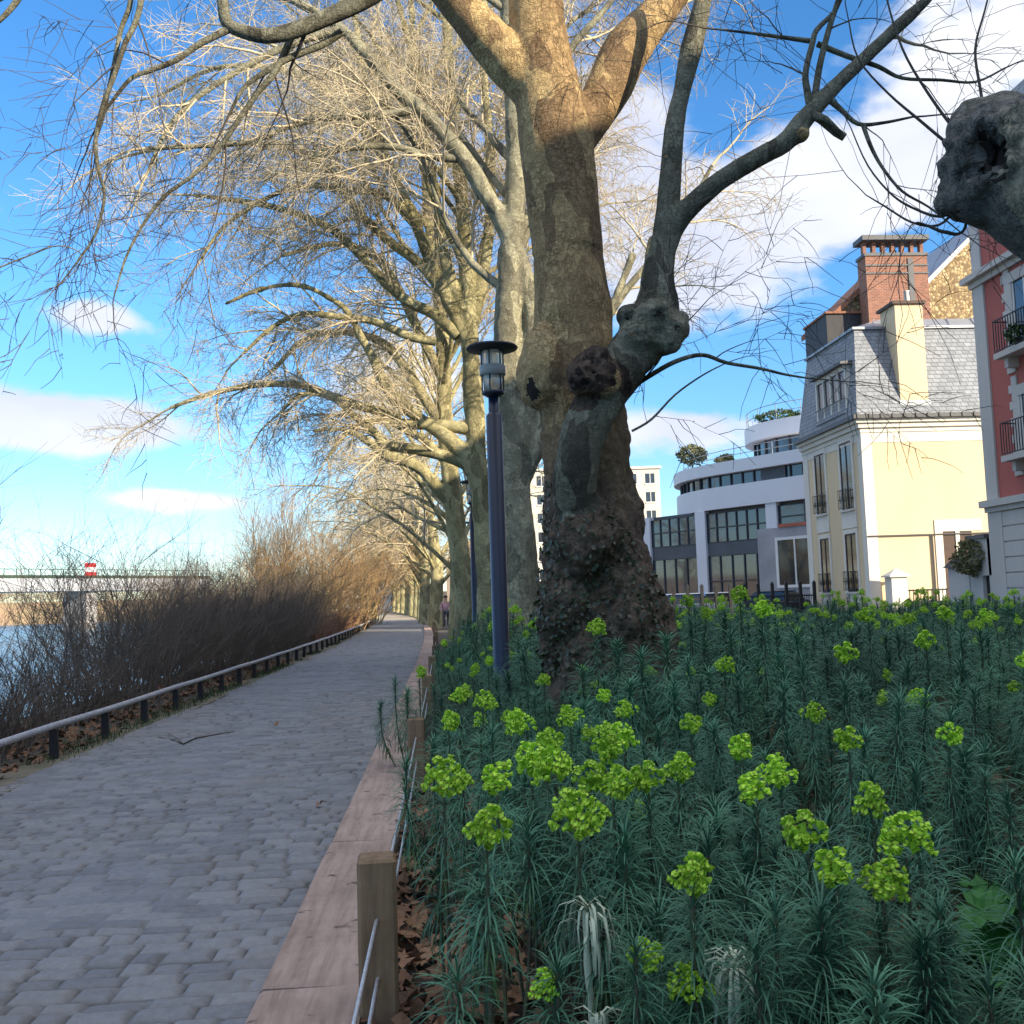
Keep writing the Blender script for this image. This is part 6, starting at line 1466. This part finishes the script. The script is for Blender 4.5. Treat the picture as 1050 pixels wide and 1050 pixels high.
# ------------------------------------------------------------------ far end: walkers, railing, cars
def person(loc, top, legs, label, rz, hold=0):
    """one skinned body, clothing as children"""
    e = empty('person', loc, rz, label, 'person')
    def skin(name, vs, es, rad, mat, sub=1):
        me = bpy.data.meshes.new(name); me.from_pydata(vs, es, []); o = link(name, me)
        md = o.modifiers.new('s', 'SKIN'); o.modifiers.new('u', 'SUBSURF').levels = sub
        for v, r in zip(me.skin_vertices[0].data, rad): v.radius = r if isinstance(r, tuple) else (r, r)
        me.skin_vertices[0].data[0].use_root = True
        dg = bpy.context.evaluated_depsgraph_get(); dg.update(); m2 = bpy.data.meshes.new_from_object(o.evaluated_get(dg)); m2.materials.clear(); m2.materials.append(mat)
        m2.polygons.foreach_set('use_smooth', np.full(len(m2.polygons), True)); bpy.data.objects.remove(o); return link(name, m2, None, e)
    vs = [(0, 0, .95), (0, 0, 1.2), (0, 0, 1.42), (0, -.01, 1.5), (0, -.02, 1.6), (0, -.02, 1.72), (-.1, 0, .92), (-.11, -.06, .5), (-.11, .05, .08), (-.11, -.12, .03), (.1, 0, .92), (.11, .1, .5), (.11, .16, .1), (.11, .0, .04),
          (-.19, 0, 1.40), (-.25, .02, 1.13), (-.24, -.08, .9), (-.24, -.11, .82), (.19, 0, 1.40), (.25, .02, 1.13), (.24, -.10, .9), (.24, -.13, .82)]
    es = [(0, 1), (1, 2), (2, 3), (3, 4), (4, 5), (0, 6), (6, 7), (7, 8), (8, 9), (0, 10), (10, 11), (11, 12), (12, 13), (2, 14), (14, 15), (15, 16), (16, 17), (2, 18), (18, 19), (19, 20), (20, 21)]
    rad = [(.15, .11), (.14, .1), (.13, .09), .055, .095, .08, .085, .06, .042, .035, .085, .06, .042, .035, .055, .045, .034, .03, .055, .045, .034, .03]
    skin('body', vs, es, rad, M['skin'])
    t = [0, 1, 2, 14, 15, 16, 18, 19, 20]; mp_ = {k: i for i, k in enumerate(t)}
    skin('jacket', [vs[k] for k in t], [(mp_[a], mp_[b]) for a, b in es if a in mp_ and b in mp_], [tuple(x*1.18+.008 for x in (rad[k] if isinstance(rad[k], tuple) else (rad[k],)*2)) for k in t], top)
    t = [0, 6, 7, 8, 10, 11, 12]; mp2 = {k: i for i, k in enumerate(t)}
    skin('trousers', [vs[k] for k in t], [(mp2[a], mp2[b]) for a, b in es if a in mp2 and b in mp2], [tuple(x*1.12+.008 for x in (rad[k] if isinstance(rad[k], tuple) else (rad[k],)*2)) for k in t], legs)
    MB().lathe([(.02, .115), (.085, .1), (.105, .03), (.1, -.03), (.06, -.07)][::-1], 14, (0, .015, 1.68)).build('hair', M['hair'], e, True)
M['skin'] = pmat('skin', (.5, .3, .22), None, 3, .6, 0); M['hair'] = pmat('hair', (.03, .02, .015), None, 3, .7, 0)
pk = pmat('cloth_pink', (.62, .36, .40), None, 3, .9, 0); bk = pmat('cloth_navy', (.03, .04, .08), None, 3, .9, 0); jn = pmat('cloth_grey', (.12, .12, .14), None, 3, .9, 0)
p = P(457, 616, 56); person((p.x, 56, 0), pk, jn, 'walker in a pale pink jacket at the far end of the path', 0)
p = P(466, 616, 55); person((p.x, 55, 0), bk, jn, 'walker in dark navy clothes beside the one in pink', .3)
# black fence before the office building
fx0, fx1, fyy = P(676, 605, 42).x, P(835, 605, 42).x, 42.0
mf = empty('metal_fence', (fx0, fyy, 0), 0, 'black metal post fence in front of the white office building', 'fence'); n = 12; pm2 = None
for k in range(n):
    x = (fx1-fx0)*k/(n-1)
    if pm2 is None: pm2 = MB().box(-.06, .06, -.06, .06, 0, 1.75).hexa([(-.07, -.07, 1.751), (.07, -.07, 1.751), (.07, .07, 1.751), (-.07, .07, 1.751)], [(-.01, -.01, 1.85), (.01, -.01, 1.85), (.01, .01, 1.85), (-.01, .01, 1.85)]).build('post', M['iron'], mf)
    else:
        c = pm2.copy(); COL.objects.link(c); c.parent = mf; c.location = (x, 0, 0)
r = MB()
for z in (.3, 1.2): r.box(.06, fx1-fx0, -.02, .02, z, z+.05)
for k in range(90): x = .1+(fx1-fx0-.1)*k/90; r.box(x-.01, x+.01, -.012, .012, .3, 1.3)
r.build('infill', M['iron'], mf)
# cars
def car(loc, rz, paint, label):
    e = empty('parked_car', loc, rz, label, 'car', 'cars parked before the office building')
    body = [(-2.05, .35), (2.05, .35), (2.12, .55), (2.08, .78), (1.95, .86), (1.15, .93), (-1.2, .98), (-1.95, .95), (-2.1, .75)]
    MB().prism(body, 'y', -.85, .85).build('body', paint, e, bevel=.07, seg=3)
    MB().hexa([(1.2, -.78, .90), (1.2, .78, .90), (-1.75, .78, .94), (-1.75, -.78, .94)], [(.35, -.62, 1.42), (.35, .62, 1.42), (-1.3, .62, 1.43), (-1.3, -.62, 1.43)]).build('window', M['glass'], e, bevel=.05)
    MB().hexa([(.42, -.65, 1.41), (.42, .65, 1.41), (-1.36, .65, 1.42), (-1.36, -.65, 1.42)], [(.3, -.58, 1.47), (.3, .58, 1.47), (-1.25, .58, 1.48), (-1.25, -.58, 1.48)]).build('roof', paint, e, bevel=.015)
    for sx_ in (-1.3, 1.32):
        for sy_ in (-.80, .80):
            w = MB().tube([(sx_, sy_-.1, .32), (sx_, sy_+.1, .32)], .32, 20).build('wheel', M['metal_dark'], e, bevel=.0); MB().tube([(sx_, sy_-.11, .32), (sx_, sy_+.11, .32)], .19, 14).build('rim', M['zinc'], w)
    for sy_ in (-.6, .6): MB().box(2.06, 2.13, sy_-.18, sy_+.18, .6, .72).build('headlight', M['white_paint'], e, bevel=.02)
cb_ = pmat('car_navy', (.012, .016, .03), None, 1, .25, 0, spec=.6); cw_ = pmat('car_white', (.7, .7, .7), None, 1, .3, 0)
p = P(788, 615, 52); car((p.x, 52, -.0), 2.2, cb_, 'dark car parked in front of the grey porch, by the cream house'); p = P(735, 615, 52); car((p.x, 53, 0), PI, cw_, 'white car parked in front of the office windows behind the black fence')
p = P(695, 615, 50); car((p.x, 51, 0), PI, cw_, 'white car parked nearest the big trunk behind the black fence')
